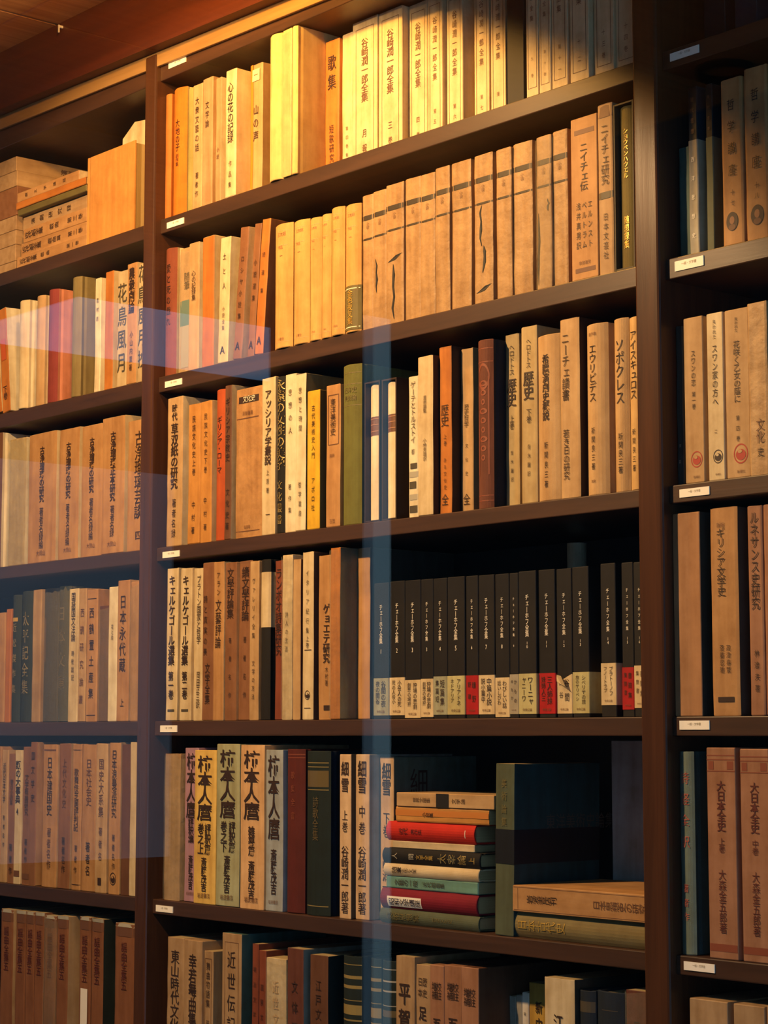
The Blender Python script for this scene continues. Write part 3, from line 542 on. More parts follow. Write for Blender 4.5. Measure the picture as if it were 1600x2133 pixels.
standing(0.0851, 0.003, 0.5079, 0, dict(k='soft', c='tan', w=0.0385, h=0.2194, d=0.12, label='tan paperback with heavy black brush title, first from left, middle bay third shelf', g='books standing on the middle bay third shelf', sd='ivory', t=(('時代', 0.05, 0.16, 0.7, 0.5, None, 1, 0), ('草双紙の研究', 0.18, 0.62, 0.66, 0.5, None, 1, 0), ('著者名録', 0.68, 0.95, 0.25, 0.5, None, 0, 0))))
standing(0.1338, 0.003, 0.5079, 0, dict(k='soft', c='orangel', w=0.0298, h=0.2034, d=0.14, label='orange paperback with spaced title, first of pair, second from left, middle bay third shelf', g='books standing on the middle bay third shelf', t=(('民族文化史上巻', 0.08, 0.52, 0.26, 0.5, None, 0, 0), ('中村著', 0.68, 0.95, 0.26, 0.5, None, 0, 0))))
standing(0.163, 0.003, 0.5079, 0, dict(k='soft', c='orangel', w=0.0276, h=0.2039, d=0.141, label='orange paperback with spaced title, second of pair, third from left, middle bay third shelf', g='books standing on the middle bay third shelf', sd='cream', t=(('民族文化史下巻', 0.08, 0.52, 0.26, 0.5, None, 0, 0), ('中村著', 0.66, 0.94, 0.26, 0.5, None, 0, 0))))
standing(0.1962, 0.003, 0.5079, 0, dict(k='hard', c='redor', w=0.0264, h=0.2165, d=0.149, label='red orange hardback with dark title, fourth from left, middle bay third shelf', g='books standing on the middle bay third shelf', t=(('ギリシア・ローマ', 0.18, 0.56, 0.42, 0.5, None, 0, 0),)))
standing(0.2175, 0.002, 0.5079, 0, dict(k='soft', c='brown', w=0.0154, h=0.2198, d=0.152, label='slim dark printed paperback with pale cover edge, fifth from left, middle bay third shelf', g='books standing on the middle bay third shelf', sd='cream', t=(('ギリシア宗教史', 0.08, 0.5, 0.6, 0.5, None, 0, 0), ('文化史著', 0.66, 0.95, 0.5, 0.5, None, 0, 0))))
standing(0.265, 0.004, 0.5079, 0, dict(k='soft', c='tano', w=0.0624, h=0.2106, d=0.145, label='wide tan book with ornamented title block on top, sixth from left, middle bay third shelf', g='books standing on the middle bay third shelf', paper=1, bars=((0.2, 0.206, 'brown', 0.02, 0.85), (0.055, 0.1, 'dbrown', 0.1, 0.85), (0.955, 0.96, 'brown', 0, 0.9)), hm=(('文化史', 0.075, 0.5, 0.14, 'ivory'), ('演劇叢書', 0.17, 0.45, 0.09), ('岩波書', 0.93, 0.45, 0.07))))
standing(0.3114, 0.002, 0.5079, 0, dict(k='soft', c='cream', w=0.0299, h=0.2182, d=0.151, label='cream paperback with bold black title, seventh from left, middle bay third shelf', g='books standing on the middle bay third shelf', t=(('アッシリア学叢説', 0.08, 0.56, 0.5, 0.5, None, 1, 0), ('上原著', 0.58, 0.75, 0.2, 0.5, None, 0, 0), ('一', 0.85, 0.9, 0.3, 0.5, None, 0, 0))))
standing(0.3362, 0.003, 0.5079, 0, dict(k='hard', c='black', w=0.0193, h=0.2164, d=0.149, label='black hardback covered in pale gold scrollwork, eighth from left, middle bay third shelf', g='books standing on the middle bay third shelf', t=(('永遠の女性の美学', 0.02, 0.6, 0.85, 0.5, 'goldt', 0, 0), ('文化叢書', 0.66, 0.95, 0.5, 0.5, 'goldt', 0, 0))))
standing(0.358, 0.004, 0.5079, 0, dict(k='soft', c='ivory', w=0.0237, h=0.217, d=0.15, label='pale cream paperback with sparse title, ninth from left, middle bay third shelf', g='books standing on the middle bay third shelf', t=(('思想の人', 0.08, 0.4, 0.3, 0.5, None, 0, 0), ('著作集', 0.68, 0.9, 0.26, 0.5, None, 0, 0))))
standing(0.3812, 0.003, 0.5079, 0, dict(k='soft', c='ivory', w=0.0219, h=0.2142, d=0.16, label='pale cream paperback with dull olive cover, tenth from left, middle bay third shelf', g='books standing on the middle bay third shelf', sd='oliveb', t=(('思想と時間', 0.08, 0.38, 0.3, 0.5, None, 0, 0), ('哲学叢書', 0.68, 0.92, 0.26, 0.5, None, 0, 0))))
standing(0.4097, 0.003, 0.5079, 0, dict(k='case', c='yellow', w=0.0267, h=0.1874, d=0.129, label='bright yellow book with small black title, eleventh from left, middle bay third shelf', g='books standing on the middle bay third shelf', sd='olivd', t=(('古代美術史入門', 0.1, 0.5, 0.24, 0.5, None, 0, 0), ('アポロ社', 0.62, 0.88, 0.24, 0.5, None, 0, 0))))
standing(0.4508, 0.003, 0.5079, 0, dict(k='soft', c='tano', w=0.0291, h=0.1899, d=0.131, label='tan paperback with boxed title panel, twelfth from left, middle bay third shelf', g='books standing on the middle bay third shelf', t=(('東洋美術史', 0.1, 0.36, 0.4, 0.5, None, 0, 0),), bars=((0.07, 0.075, 'brown', 0.15, 0.9), (0.42, 0.425, 'brown', 0.15, 0.9), (0.07, 0.42, 'brown', 0.13, 0.17), (0.07, 0.42, 'brown', 0.88, 0.92)), hm=(('美術', 0.5, 0.45, 0.16), ('三笠', 0.96, 0.5, 0.18))))
standing(0.4851, 0.003, 0.5079, 0, dict(k='hard', c='green', w=0.0375, h=0.2123, d=0.146, label='tall green hardback with ruled title bands, thirteenth from left, middle bay third shelf', g='books standing on the middle bay third shelf', bars=((0.05, 0.055, 'olivd', 0, 1), (0.12, 0.126, 'olivd', 0, 1), (0.255, 0.26, 'olivd', 0, 1)), hm=(('西洋史', 0.16, 0.5, 0.2, 'olivd'), ('美術論', 0.21, 0.5, 0.2, 'olivd'))))
standing(0.5309, 0.003, 0.5079, 0, dict(k='open', c='dbrown', w=0.0307, h=0.1838, d=0.127, label='brown slipcase with cream book, left of pair, fourteenth from left, middle bay third shelf', g='books standing on the middle bay third shelf', ic='ivory', pt=(0.24, 0.38, 'brown')))
standing(0.5646, 0.003, 0.5079, 0, dict(k='open', c='dbrown', w=0.0292, h=0.1831, d=0.126, label='brown slipcase with cream book, right of pair, fifteenth from left, middle bay third shelf', g='books standing on the middle bay third shelf', ic='ivory', pt=(0.24, 0.37, 'brown')))
standing(0.6115, 0.003, 0.5079, 0, dict(k='soft', c='ivory', w=0.0183, h=0.18, d=0.124, label='cream paperback with cityscape drawn at foot, sixteenth from left, middle bay third shelf', g='books standing on the middle bay third shelf', t=(('ゲーテとトルストイ', 0.04, 0.48, 0.6, 0.5, None, 0, 0), ('都', 0.52, 0.56, 0.3, 0.5, None, 0, 0)), bars=((0.62, 0.66, 'greyb', 0.2, 0.9), (0.68, 0.72, 'greyp', 0.1, 1), (0.75, 0.8, 'greyb', 0.1, 0.8), (0.84, 0.88, 'greyp', 0, 1), (0.92, 0.97, 'greyb', 0.1, 0.9))))
standing(0.635, 0.002, 0.5079, 0, dict(k='soft', c='cream', w=0.028, h=0.2024, d=0.14, label='tall plain cream paperback with small title, seventeenth from left, middle bay third shelf', g='books standing on the middle bay third shelf', sd='dbrown', t=(('芸術論集', 0.25, 0.36, 0.22, 0.5, None, 0, 0), ('小林秀雄訳', 0.52, 0.66, 0.22, 0.5, None, 0, 0))))
standing(0.6605, 0.013, 0.5079, 0, dict(k='soft', c='orange', w=0.0222, h=0.2123, d=0.147, label='orange paperback with brush title, dark side, eighteenth from left, middle bay third shelf', g='books standing on the middle bay third shelf', sd='dbrown', t=(('歴史', 0.35, 0.48, 0.6, 0.5, None, 0, 0), ('上巻', 0.52, 0.6, 0.22, 0.5, None, 0, 0), ('ある文化史', 0.66, 0.86, 0.2, 0.5, None, 0, 0), ('全', 0.88, 0.95, 0.5, 0.5, None, 0, 0))))
standing(0.683, 0.029, 0.5079, 0, dict(k='soft', c='tan', w=0.0219, h=0.2086, d=0.144, label='tan paperback with faded brush title, nineteenth from left, middle bay third shelf', g='books standing on the middle bay third shelf', t=(('歴史哲学', 0.34, 0.48, 0.5, 0.5, None, 0, 0), ('文化史', 0.55, 0.8, 0.2, 0.5, None, 0, 0), ('全', 0.88, 0.95, 0.5, 0.5, None, 0, 0))))
standing(0.737, 0.006, 0.5079, 0, dict(k='hard', c='maroonb', w=0.0268, h=0.2087, d=0.144, label='brown ornamented hardback with arch motif, twentieth from left, middle bay third shelf', g='books standing on the middle bay third shelf', sd='navy', bars=((0.05, 0.055, 'redbr', 0, 1), (0.13, 0.135, 'redbr', 0, 1), (0.92, 0.925, 'redbr', 0, 1), (0.95, 0.955, 'redbr', 0, 1)), arch=1))
standing(0.7625, 0.0304, 0.5079, 0, dict(k='soft', c='sand', w=0.0234, h=0.2151, d=0.148, label='sand paperback history volume beside dark gap, twenty-first from left, middle bay third shelf', g='books standing on the middle bay third shelf', t=(('ヘロドトス', 0.06, 0.24, 0.4, 0.5, None, 0, 0), ('歴史', 0.26, 0.42, 0.62, 0.5, None, 1, 0), ('上巻', 0.47, 0.55, 0.3, 0.5, None, 0, 0), ('青木巌訳', 0.66, 0.86, 0.18, 0.5, None, 0, 0))))
standing(0.8172, 0.005, 0.5079, 0, dict(k='soft', c='sand', w=0.0261, h=0.2132, d=0.147, label='sand paperback history volume touching yellowish hardback, twenty-second from left, middle bay third shelf', g='books standing on the middle bay third shelf', t=(('ヘロドトス', 0.07, 0.24, 0.4, 0.5, None, 0, 0), ('歴史', 0.26, 0.42, 0.62, 0.5, None, 1, 0), ('下巻', 0.47, 0.55, 0.3, 0.5, None, 0, 0), ('青木巌訳', 0.66, 0.86, 0.18, 0.5, None, 0, 0))))
standing(0.8518, 0.002, 0.5079, 0, dict(k='hard', c='tan', w=0.0424, h=0.1975, d=0.136, label='wide tan hardback with drama history title, twenty-third from left, middle bay third shelf', g='books standing on the middle bay third shelf', t=(('希臘演劇史概説', 0.12, 0.52, 0.26, 0.42, None, 1, 0), ('新関良三著', 0.64, 0.93, 0.15, 0.42, None, 0, 0))))
standing(0.8886, 0.001, 0.5079, 0, dict(k='soft', c='tan', w=0.0306, h=0.2111, d=0.146, label='tall tan paperback with brush title, twenty-fourth from left, middle bay third shelf', g='books standing on the middle bay third shelf', sd='dbrown', t=(('ニーチェ讀書', 0.08, 0.46, 0.36, 0.3, None, 0, 0), ('若き日の研究', 0.62, 0.9, 0.3, 0.3, None, 0, 0))))
standing(0.9267, 0.003, 0.5079, 0, dict(k='hard', c='tan', w=0.0336, h=0.1992, d=0.137, label='tan hardback with long katakana title and dark side, twenty-fifth from left, middle bay third shelf', g='books standing on the middle bay third shelf', t=(('エウリピデス', 0.12, 0.46, 0.36, 0.4, None, 0, 0), ('新関良三著', 0.6, 0.86, 0.18, 0.4, None, 0, 0)), hm=(('劇作集', 0.06, 0.4, 0.12), ('筑摩', 0.92, 0.4, 0.1))))
standing(0.9656, 0.003, 0.5079, 0, dict(k='hard', c='tan', w=0.0224, h=0.1993, d=0.138, label='tan hardback with brush katakana title, twenty-sixth from left, middle bay third shelf', g='books standing on the middle bay third shelf', t=(('ソポクレス', 0.12, 0.5, 0.55, 0.5, None, 0, 0), ('新関良三著', 0.66, 0.9, 0.28, 0.5, None, 0, 0))))
standing(0.9897, 0.003, 0.5079, 0, dict(k='hard', c='tanb', w=0.025, h=0.1977, d=0.136, label='tan hardback half hidden by the post, twenty-seventh from left, middle bay third shelf', g='books standing on the middle bay third shelf', t=(('アイスキュロス', 0.08, 0.48, 0.45, 0.35, None, 0, 0), ('新関良三著', 0.64, 0.9, 0.22, 0.35, None, 0, 0))))
standing(0.0831, 0.003, 0.2551, 0, dict(k='soft', c='cream', w=0.0279, h=0.2209, d=0.152, label='cream paperback, bold katakana title, volume one, first from left, middle bay fourth shelf', g='books standing on the middle bay fourth shelf', t=(('キェルケゴール選集', 0.05, 0.64, 0.64, 0.5, None, 1, 0), ('第一巻', 0.68, 0.86, 0.42, 0.5, None, 1, 0)), bars=((0.925, 0.94, 'greyb', 0.2, 0.8),)))
standing(0.1173, 0.003, 0.2551, 0, dict(k='soft', c='cream', w=0.0286, h=0.2188, d=0.151, label='cream paperback, bold katakana title, volume two, second from left, middle bay fourth shelf', g='books standing on the middle bay fourth shelf', t=(('キェルケゴール選集', 0.05, 0.64, 0.64, 0.5, None, 1, 0), ('第二巻', 0.68, 0.86, 0.42, 0.5, None, 1, 0)), bars=((0.925, 0.94, 'greyb', 0.2, 0.8),)))
standing(0.1451, 0.0065, 0.2551, 0, dict(k='soft', c='cream', w=0.0262, h=0.2175, d=0.15, label='slim cream paperback with small grey title, third from left, middle bay fourth shelf', g='books standing on the middle bay fourth shelf', t=(('プラトン国家と哲学', 0.05, 0.5, 0.36, 0.5, None, 0, 0), ('岡田正三訳', 0.68, 0.92, 0.3, 0.5, None, 0, 0))))
standing(0.1721, 0.003, 0.2551, 0, dict(k='soft', c='brownp', w=0.0271, h=0.2237, d=0.154, label='reddish brown paperback with dark foot printing, fourth from left, middle bay fourth shelf', g='books standing on the middle bay fourth shelf', sd='cream', t=(('詩と真実の美', 0.2, 0.6, 0.3, 0.3, None, 0, 0), ('文学全集', 0.64, 0.9, 0.4, 0.5, None, 0, 0))))
standing(0.1983, 0.002, 0.2551, 0, dict(k='soft', c='tano', w=0.0246, h=0.2226, d=0.154, label='tan orange paperback with clear dark title, fifth from left, middle bay fourth shelf', g='books standing on the middle bay fourth shelf', sd='cream', t=(('アラン', 0.06, 0.22, 0.3, 0.5, None, 0, 0), ('文藝評論', 0.24, 0.55, 0.52, 0.5, None, 0, 0))))
standing(0.2261, 0.003, 0.2551, 0, dict(k='soft', c='brownp', w=0.027, h=0.2202, d=0.152, label='brown paperback with blocky dark title, left twin, sixth from left, middle bay fourth shelf', g='books standing on the middle bay fourth shelf', sd='tan', t=(('文學評論集', 0.04, 0.36, 0.55, 0.5, None, 0, 0), ('著者名作', 0.44, 0.9, 0.22, 0.5, None, 0, 0))))
standing(0.2553, 0.0068, 0.2551, 0, dict(k='soft', c='brownp', w=0.0305, h=0.2208, d=0.152, label='brown paperback with blocky dark title, right twin, seventh from left, middle bay fourth shelf', g='books standing on the middle bay fourth shelf', t=(('續文學評論', 0.04, 0.38, 0.55, 0.5, None, 0, 0), ('著者名作', 0.44, 0.9, 0.22, 0.5, None, 0, 0))))
standing(0.2812, 0.002, 0.2551, 0, dict(k='soft', c='tan', w=0.0208, h=0.2186, d=0.151, label='tan paperback with creased spine, eighth from left, middle bay fourth shelf', g='books standing on the middle bay fourth shelf', t=(('ヴァレリイ全集', 0.1, 0.5, 0.3, 0.5, None, 0, 0), ('文学の方法', 0.62, 0.88, 0.28, 0.5, None, 0, 0))))
standing(0.304, 0.002, 0.2551, 0, dict(k='hard', c='black', w=0.0205, h=0.2191, d=0.12, label='black hardback with cream paper band, ninth from left, middle bay fourth shelf', g='books standing on the middle bay fourth shelf', obi=(0.08, 0.425, 'cream'), sd='black'))
standing(0.3362, 0.003, 0.2551, 0, dict(k='soft', c='redbr', w=0.0176, h=0.2158, d=0.149, label='slim red brown paperback with blurred title, tenth from left, middle bay fourth shelf', g='books standing on the middle bay fourth shelf', t=(('ランボオ詩集研究', 0.05, 0.6, 0.7, 0.5, 'dbrown', 0, 0),)))
standing(0.3563, 0.001, 0.2551, 0, dict(k='soft', c='cream', w=0.022, h=0.2221, d=0.153, label='cream book with peeling wrapper at its top, eleventh from left, middle bay fourth shelf', g='books standing on the middle bay fourth shelf', wrap=1, t=(('詩人の生涯', 0.34, 0.6, 0.26, 0.5, None, 0, 0),)))
standing(0.3757, 0.002, 0.2551, 0, dict(k='soft', c='tan', w=0.0161, h=0.2151, d=0.148, label='thin tan paperback with creased spine, no title, twelfth from left, middle bay fourth shelf', g='books standing on the middle bay fourth shelf', sd='redbr'))
standing(0.3999, 0.002, 0.2551, 0, dict(k='soft', c='cream', w=0.023, h=0.2231, d=0.154, label='cream paperback with round dark emblem at foot, thirteenth from left, middle bay fourth shelf', g='books standing on the middle bay fourth shelf', sd='brown', t=(('イタリア紀行集', 0.1, 0.5, 0.26, 0.5, None, 0, 0), ('上巻', 0.5, 0.58, 0.26, 0.5, None, 0, 0)), oval=(0.5, 0.855, 0.24, 'dbrown', 1), bars=((0.585, 0.59, 'dbrown', 0.2, 0.85), (0.93, 0.934, 'dbrown', 0.2, 0.8))))
standing(0.4347, 0.004, 0.2551, 0, dict(k='soft', c='tano', w=0.0292, h=0.2166, d=0.149, label='tan paperback with bold title on its right half, fourteenth from left, middle bay fourth shelf', g='books standing on the middle bay fourth shelf', t=(('若きゲョエテ研究', 0.05, 0.3, 0.0, 0.5, None, 0, 0), ('ゲョエテ研究', 0.3, 0.66, 0.55, 0.62, None, 1, 0), ('木村著', 0.68, 0.8, 0.2, 0.62, None, 0, 0)), bars=((0.915, 0.945, 'dbrown', 0.4, 0.85),)))
standing(0.4595, 0.0, 0.2551, 0, dict(k='soft', c='orange', w=0.0198, h=0.2247, d=0.14, label='orange book in torn glassine with grey side, fifteenth from left, middle bay fourth shelf', g='books standing on the middle bay fourth shelf', wrap=1, sd='greyw', paper=1))
standing(0.4823, 0.0295, 0.2551, 0, dict(k='soft', c='tano', w=0.0249, h=0.2248, d=0.15, label='plain orange tan book before the black set, sixteenth from left, middle bay fourth shelf', g='books standing on the middle bay fourth shelf', sd='greyd'))
standing(0.5099, 0.0369, 0.2551, 0, dict(k='case', c='blackp', w=0.0297, h=0.1768, d=0.135, label='black boxed volume, grey green band numbered 1, seventeenth from left, middle bay fourth shelf', g='black boxed collected works volumes', t=(('チェーホフ全集', 0.16, 0.45, 0.2, 0.5, 'white', 0, 0), ('1', 0.48, 0.53, 0.2, 0.5, 'white', 0, 0)), obi=(0.7, 0.972, 'greyg', '谷間の夜', 'dbrown')))
standing(0.5413, 0.037, 0.2551, 0, dict(k='case', c='blackp', w=0.0292, h=0.1775, d=0.135, label='black boxed volume, cream band numbered 2, eighteenth from left, middle bay fourth shelf', g='black boxed collected works volumes', t=(('チェーホフ全集', 0.16, 0.45, 0.2, 0.5, 'white', 0, 0), ('2', 0.48, 0.53, 0.2, 0.5, 'white', 0, 0)), obi=(0.7, 0.972, 'cream', '小役人の死', 'dbrown')))
standing(0.572, 0.0366, 0.2551, 0, dict(k='case', c='blackp', w=0.0296, h=0.177, d=0.135, label='black boxed volume, cream band numbered 3, nineteenth from left, middle bay fourth shelf', g='black boxed collected works volumes', t=(('チェーホフ全集', 0.16, 0.45, 0.2, 0.5, 'white', 0, 0), ('3', 0.48, 0.53, 0.2, 0.5, 'white', 0, 0)), obi=(0.7, 0.972, 'cream', '狩場の悲劇', 'dbrown'), ob=-0.02))
standing(0.5991, 0.0368, 0.2551, 0, dict(k='case', c='blackp', w=0.0232, h=0.1767, d=0.135, label='black boxed volume, cream band numbered 3, narrower, twentieth from left, middle bay fourth shelf', g='black boxed collected works volumes', t=(('チェーホフ全集', 0.16, 0.45, 0.2, 0.5, 'white', 0, 0), ('3', 0.48, 0.53, 0.2, 0.5, 'white', 0, 0)), obi=(0.7, 0.972, 'cream', '狩場の悲劇', 'dbrown'), ob=-0.015))
standing(0.6236, 0.0373, 0.2551, 0, dict(k='case', c='blackp', w=0.0252, h=0.1765, d=0.135, label='black boxed volume, grey green band numbered 4, twenty-first from left, middle bay fourth shelf', g='black boxed collected works volumes', t=(('チェーホフ全集', 0.16, 0.45, 0.2, 0.5, 'white', 0, 0), ('4', 0.48, 0.53, 0.2, 0.5, 'white', 0, 0)), obi=(0.7, 0.972, 'greyg', '短篇集', 'dbrown')))
standing(0.6532, 0.0369, 0.2551, 0, dict(k='case', c='blackp', w=0.0313, h=0.1766, d=0.135, label='black boxed volume, olive cream band numbered 5, twenty-second from left, middle bay fourth shelf', g='black boxed collected works volumes', t=(('チェーホフ全集', 0.16, 0.45, 0.2, 0.5, 'white', 0, 0), ('5', 0.48, 0.53, 0.2, 0.5, 'white', 0, 0)), obi=(0.7, 0.972, 'olivc', 'アリアドネ', 'dbrown')))
standing(0.6801, 0.039, 0.2551, 0, dict(k='case', c='blackp', w=0.0217, h=0.1763, d=0.135, label='black boxed volume, red band numbered 6, twenty-third from left, middle bay fourth shelf', g='black boxed collected works volumes', t=(('チェーホフ全集', 0.16, 0.45, 0.2, 0.5, 'white', 0, 0), ('6', 0.48, 0.53, 0.2, 0.5, 'white', 0, 0)), obi=(0.7, 0.972, 'red', '曠野', 'dbrown')))
standing(0.7056, 0.0395, 0.2551, 0, dict(k='case', c='blackp', w=0.0278, h=0.176, d=0.135, label='black boxed volume, cream band numbered 7, twenty-fourth from left, middle bay fourth shelf', g='black boxed collected works volumes', t=(('チェーホフ全集', 0.16, 0.45, 0.2, 0.5, 'white', 0, 0), ('7', 0.48, 0.53, 0.2, 0.5, 'white', 0, 0)), obi=(0.7, 0.972, 'cream', '中篇小説', 'dbrown')))
standing(0.7331, 0.0397, 0.2551, 0, dict(k='case', c='blackp', w=0.0244, h=0.1756, d=0.135, label='black boxed volume, cream band numbered 8, twenty-fifth from left, middle bay fourth shelf', g='black boxed collected works volumes', t=(('チェーホフ全集', 0.16, 0.45, 0.2, 0.5, 'white', 0, 0), ('8', 0.48, 0.53, 0.2, 0.5, 'white', 0, 0)), obi=(0.7, 0.972, 'cream', 'わびしい話', 'dbrown'), ob=-0.02))
standing(0.7537, 0.0396, 0.2551, 0, dict(k='case', c='blackp', w=0.0149, h=0.1755, d=0.135, label='black boxed volume, torn grey band numbered 9, twenty-sixth from left, middle bay fourth shelf', g='black boxed collected works volumes', t=(('チェーホフ全集', 0.16, 0.45, 0.2, 0.5, 'white', 0, 0), ('9', 0.48, 0.53, 0.2, 0.5, 'white', 0, 0)), obi=(0.7, 0.972, 'greyp', 'かもめ', 'dbrown')))
standing(0.7765, 0.0399, 0.2551, 0, dict(k='case', c='blackp', w=0.0295, h=0.1765, d=0.135, label='black boxed volume, olive cream band numbered 10, twenty-seventh from left, middle bay fourth shelf', g='black boxed collected works volumes', t=(('チェーホフ全集', 0.16, 0.45, 0.2, 0.5, 'white', 0, 0), ('10', 0.48, 0.53, 0.2, 0.5, 'white', 0, 0)), obi=(0.7, 0.972, 'olivc', 'ワーニャ', 'dbrown')))
standing(0.8053, 0.0439, 0.2551, 0, dict(k='case', c='blackp', w=0.0273, h=0.1767, d=0.135, label='black boxed volume, red band numbered 11, twenty-eighth from left, middle bay fourth shelf', g='black boxed collected works volumes', t=(('チェーホフ全集', 0.16, 0.45, 0.2, 0.5, 'white', 0, 0), ('11', 0.48, 0.53, 0.2, 0.5, 'white', 0, 0)), obi=(0.7, 0.972, 'red', '三人姉妹', 'dbrown')))
standing(0.8318, 0.0464, 0.2551, 0, dict(k='case', c='blackp', w=0.0249, h=0.1763, d=0.135, label='black boxed volume, cream band numbered 12, twenty-ninth from left, middle bay fourth shelf', g='black boxed collected works volumes', t=(('チェーホフ全集', 0.16, 0.45, 0.2, 0.5, 'white', 0, 0), ('12', 0.48, 0.53, 0.2, 0.5, 'white', 0, 0)), obi=(0.7, 0.972, 'cream', '谷間', 'dbrown'), torn=1))
standing(0.8586, 0.0464, 0.2551, 0, dict(k='case', c='blackp', w=0.0264, h=0.1769, d=0.135, label='black boxed volume, olive cream band numbered 13, thirtieth from left, middle bay fourth shelf', g='black boxed collected works volumes', t=(('チェーホフ全集', 0.16, 0.45, 0.2, 0.5, 'white', 0, 0), ('13', 0.48, 0.53, 0.2, 0.5, 'white', 0, 0)), obi=(0.7, 0.972, 'olivc', 'シベリヤの旅', 'dbrown')))
standing(0.9125, 0.036, 0.2551, 0, dict(k='case', c='blackp', w=0.0233, h=0.1769, d=0.135, label='black boxed volume, cream band numbered 14, thirty-first from left, middle bay fourth shelf', g='black boxed collected works volumes', t=(('チェーホフ全集', 0.16, 0.45, 0.2, 0.5, 'white', 0, 0), ('14', 0.48, 0.53, 0.2, 0.5, 'white', 0, 0)), obi=(0.7, 0.972, 'cream', 'プラトーノフ', 'dbrown'), ob=0.05))
standing(0.9408, 0.038, 0.2551, 0, dict(k='case', c='blackp', w=0.0177, h=0.1763, d=0.135, label='black boxed volume, red band numbered 15, thirty-second from left, middle bay fourth shelf', g='black boxed collected works volumes', t=(('チェーホフ全集', 0.16, 0.45, 0.2, 0.5, 'white', 0, 0), ('15', 0.48, 0.53, 0.2, 0.5, 'white', 0, 0)), obi=(0.7, 0.972, 'red', '書簡集', 'dbrown'), ob=0.02))
standing(0.9596, 0.0375, 0.2551, 0, dict(k='case', c='blackp', w=0.0175, h=0.1756, d=0.135, label='black boxed volume, cream band numbered 16, thirty-third from left, middle bay fourth shelf', g='black boxed collected works volumes', t=(('チェーホフ全集', 0.16, 0.45, 0.2, 0.5, 'white', 0, 0), ('16', 0.48, 0.53, 0.2, 0.5, 'white', 0, 0)), obi=(0.7, 0.972, 'cream', '書簡集', 'dbrown'), ob=0.03))
standing(0.0873, 0.004, 0.0004, 0, dict(k='soft', c='tanp', w=0.0383, h=0.2081, d=0.144, label='plain tan book in creased glassine wrapper, first from left, middle bay fifth shelf', g='books standing on the middle bay fifth shelf', wrap=1, sd='tan'))
standing(0.1291, 0.008, 0.0004, 0, dict(k='soft', c='purplep', w=0.0331, h=0.2165, d=0.15, label='mauve book with huge brush title, partly covered, second from left, middle bay fifth shelf', g='matching volumes with huge black brush titles', t=(('柿本人麿', 0.04, 0.46, 0.62, 0.5, None, 1, 1), ('評釈編', 0.46, 0.62, 0.5, 0.5, None, 1, 0), ('斎藤茂吉', 0.7, 0.92, 0.3, 0.5, None, 1, 0)), hm=(('岩波書店', 0.945, 0.5, 0.13),)))
standing(0.1718, 0.001, 0.0004, 0, dict(k='soft', c='yellowp', w=0.0516, h=0.2134, d=0.15, label='yellow book with huge brush title, third from left, middle bay fifth shelf', g='matching volumes with huge black brush titles', t=(('柿本人麿', 0.04, 0.46, 0.62, 0.5, None, 1, 1), ('評釈篇', 0.48, 0.68, 0.26, 0.66, None, 1, 0), ('巻之上', 0.48, 0.68, 0.26, 0.34, None, 1, 0), ('斎藤茂吉', 0.7, 0.92, 0.28, 0.5, None, 1, 0)), hm=(('岩波書店', 0.945, 0.5, 0.13),)))
standing(0.2244, 0.002, 0.0004, 0, dict(k='soft', c='sage', w=0.053, h=0.2223, d=0.15, label='sage green book with huge brush title, fourth from left, middle bay fifth shelf', g='matching volumes with huge black brush titles', t=(('柿本人麿', 0.04, 0.46, 0.62, 0.5, None, 1, 1), ('評釈篇', 0.48, 0.67, 0.26, 0.7, None, 1, 0), ('巻之下', 0.48, 0.67, 0.26, 0.34, None, 1, 0), ('斎藤茂吉', 0.69, 0.92, 0.28, 0.5, None, 1, 0)), hm=(('岩波書店', 0.945, 0.5, 0.13),)))
standing(0.2796, 0.002, 0.0004, 0, dict(k='soft', c='peach', w=0.0531, h=0.2211, d=0.15, label='peach book with huge brush title, fifth from left, middle bay fifth shelf', g='matching volumes with huge black brush titles', t=(('柿本人麿', 0.04, 0.46, 0.62, 0.5, None, 1, 1), ('雑纂篇', 0.5, 0.68, 0.28, 0.5, None, 1, 0), ('斎藤茂吉', 0.71, 0.94, 0.28, 0.5, None, 1, 0)), hm=(('岩波書店', 0.945, 0.5, 0.13),)))
standing(0.325, 0.005, 0.0004, 0, dict(k='soft', c='greyblue', w=0.0371, h=0.2148, d=0.15, label='pale grey blue book with huge brush title, sixth from left, middle bay fifth shelf', g='matching volumes with huge black brush titles', t=(('柿本人麿', 0.04, 0.56, 0.62, 0.5, None, 1, 1), ('斎藤茂吉', 0.62, 0.9, 0.32, 0.5, None, 1, 0)), hm=(('岩波書店', 0.945, 0.5, 0.13),)))
standing(0.3668, 0.005, 0.0004, 0, dict(k='hard', c='maroon', w=0.0382, h=0.2157, d=0.149, label='maroon hardback with ruled head bands, seventh from left, middle bay fifth shelf', g='books standing on the middle bay fifth shelf', bars=((0.03, 0.035, 'redbr', 0, 1), (0.05, 0.055, 'redbr', 0, 1)), t=(('歌集全書', 0.12, 0.45, 0.2, 0.5, 'redbr', 0, 0),)))
standing(0.4158, 0.004, 0.0004, 0, dict(k='hard', c='tealk', w=0.0492, h=0.2135, d=0.147, label='dark teal hardback with worn gold head ornament, eighth from left, middle bay fifth shelf', g='books standing on the middle bay fifth shelf', sd='navy', bars=((0.07, 0.075, 'goldt', 0.05, 0.95), (0.095, 0.1, 'goldt', 0.05, 0.95), (0.12, 0.22, 'goldd', 0.05, 0.95), (0.235, 0.24, 'goldt', 0.05, 0.95), (0.94, 0.945, 'goldt', 0.05, 0.95)), t=(('詩歌全集', 0.28, 0.55, 0.22, 0.5, 'goldd', 0, 0),)))
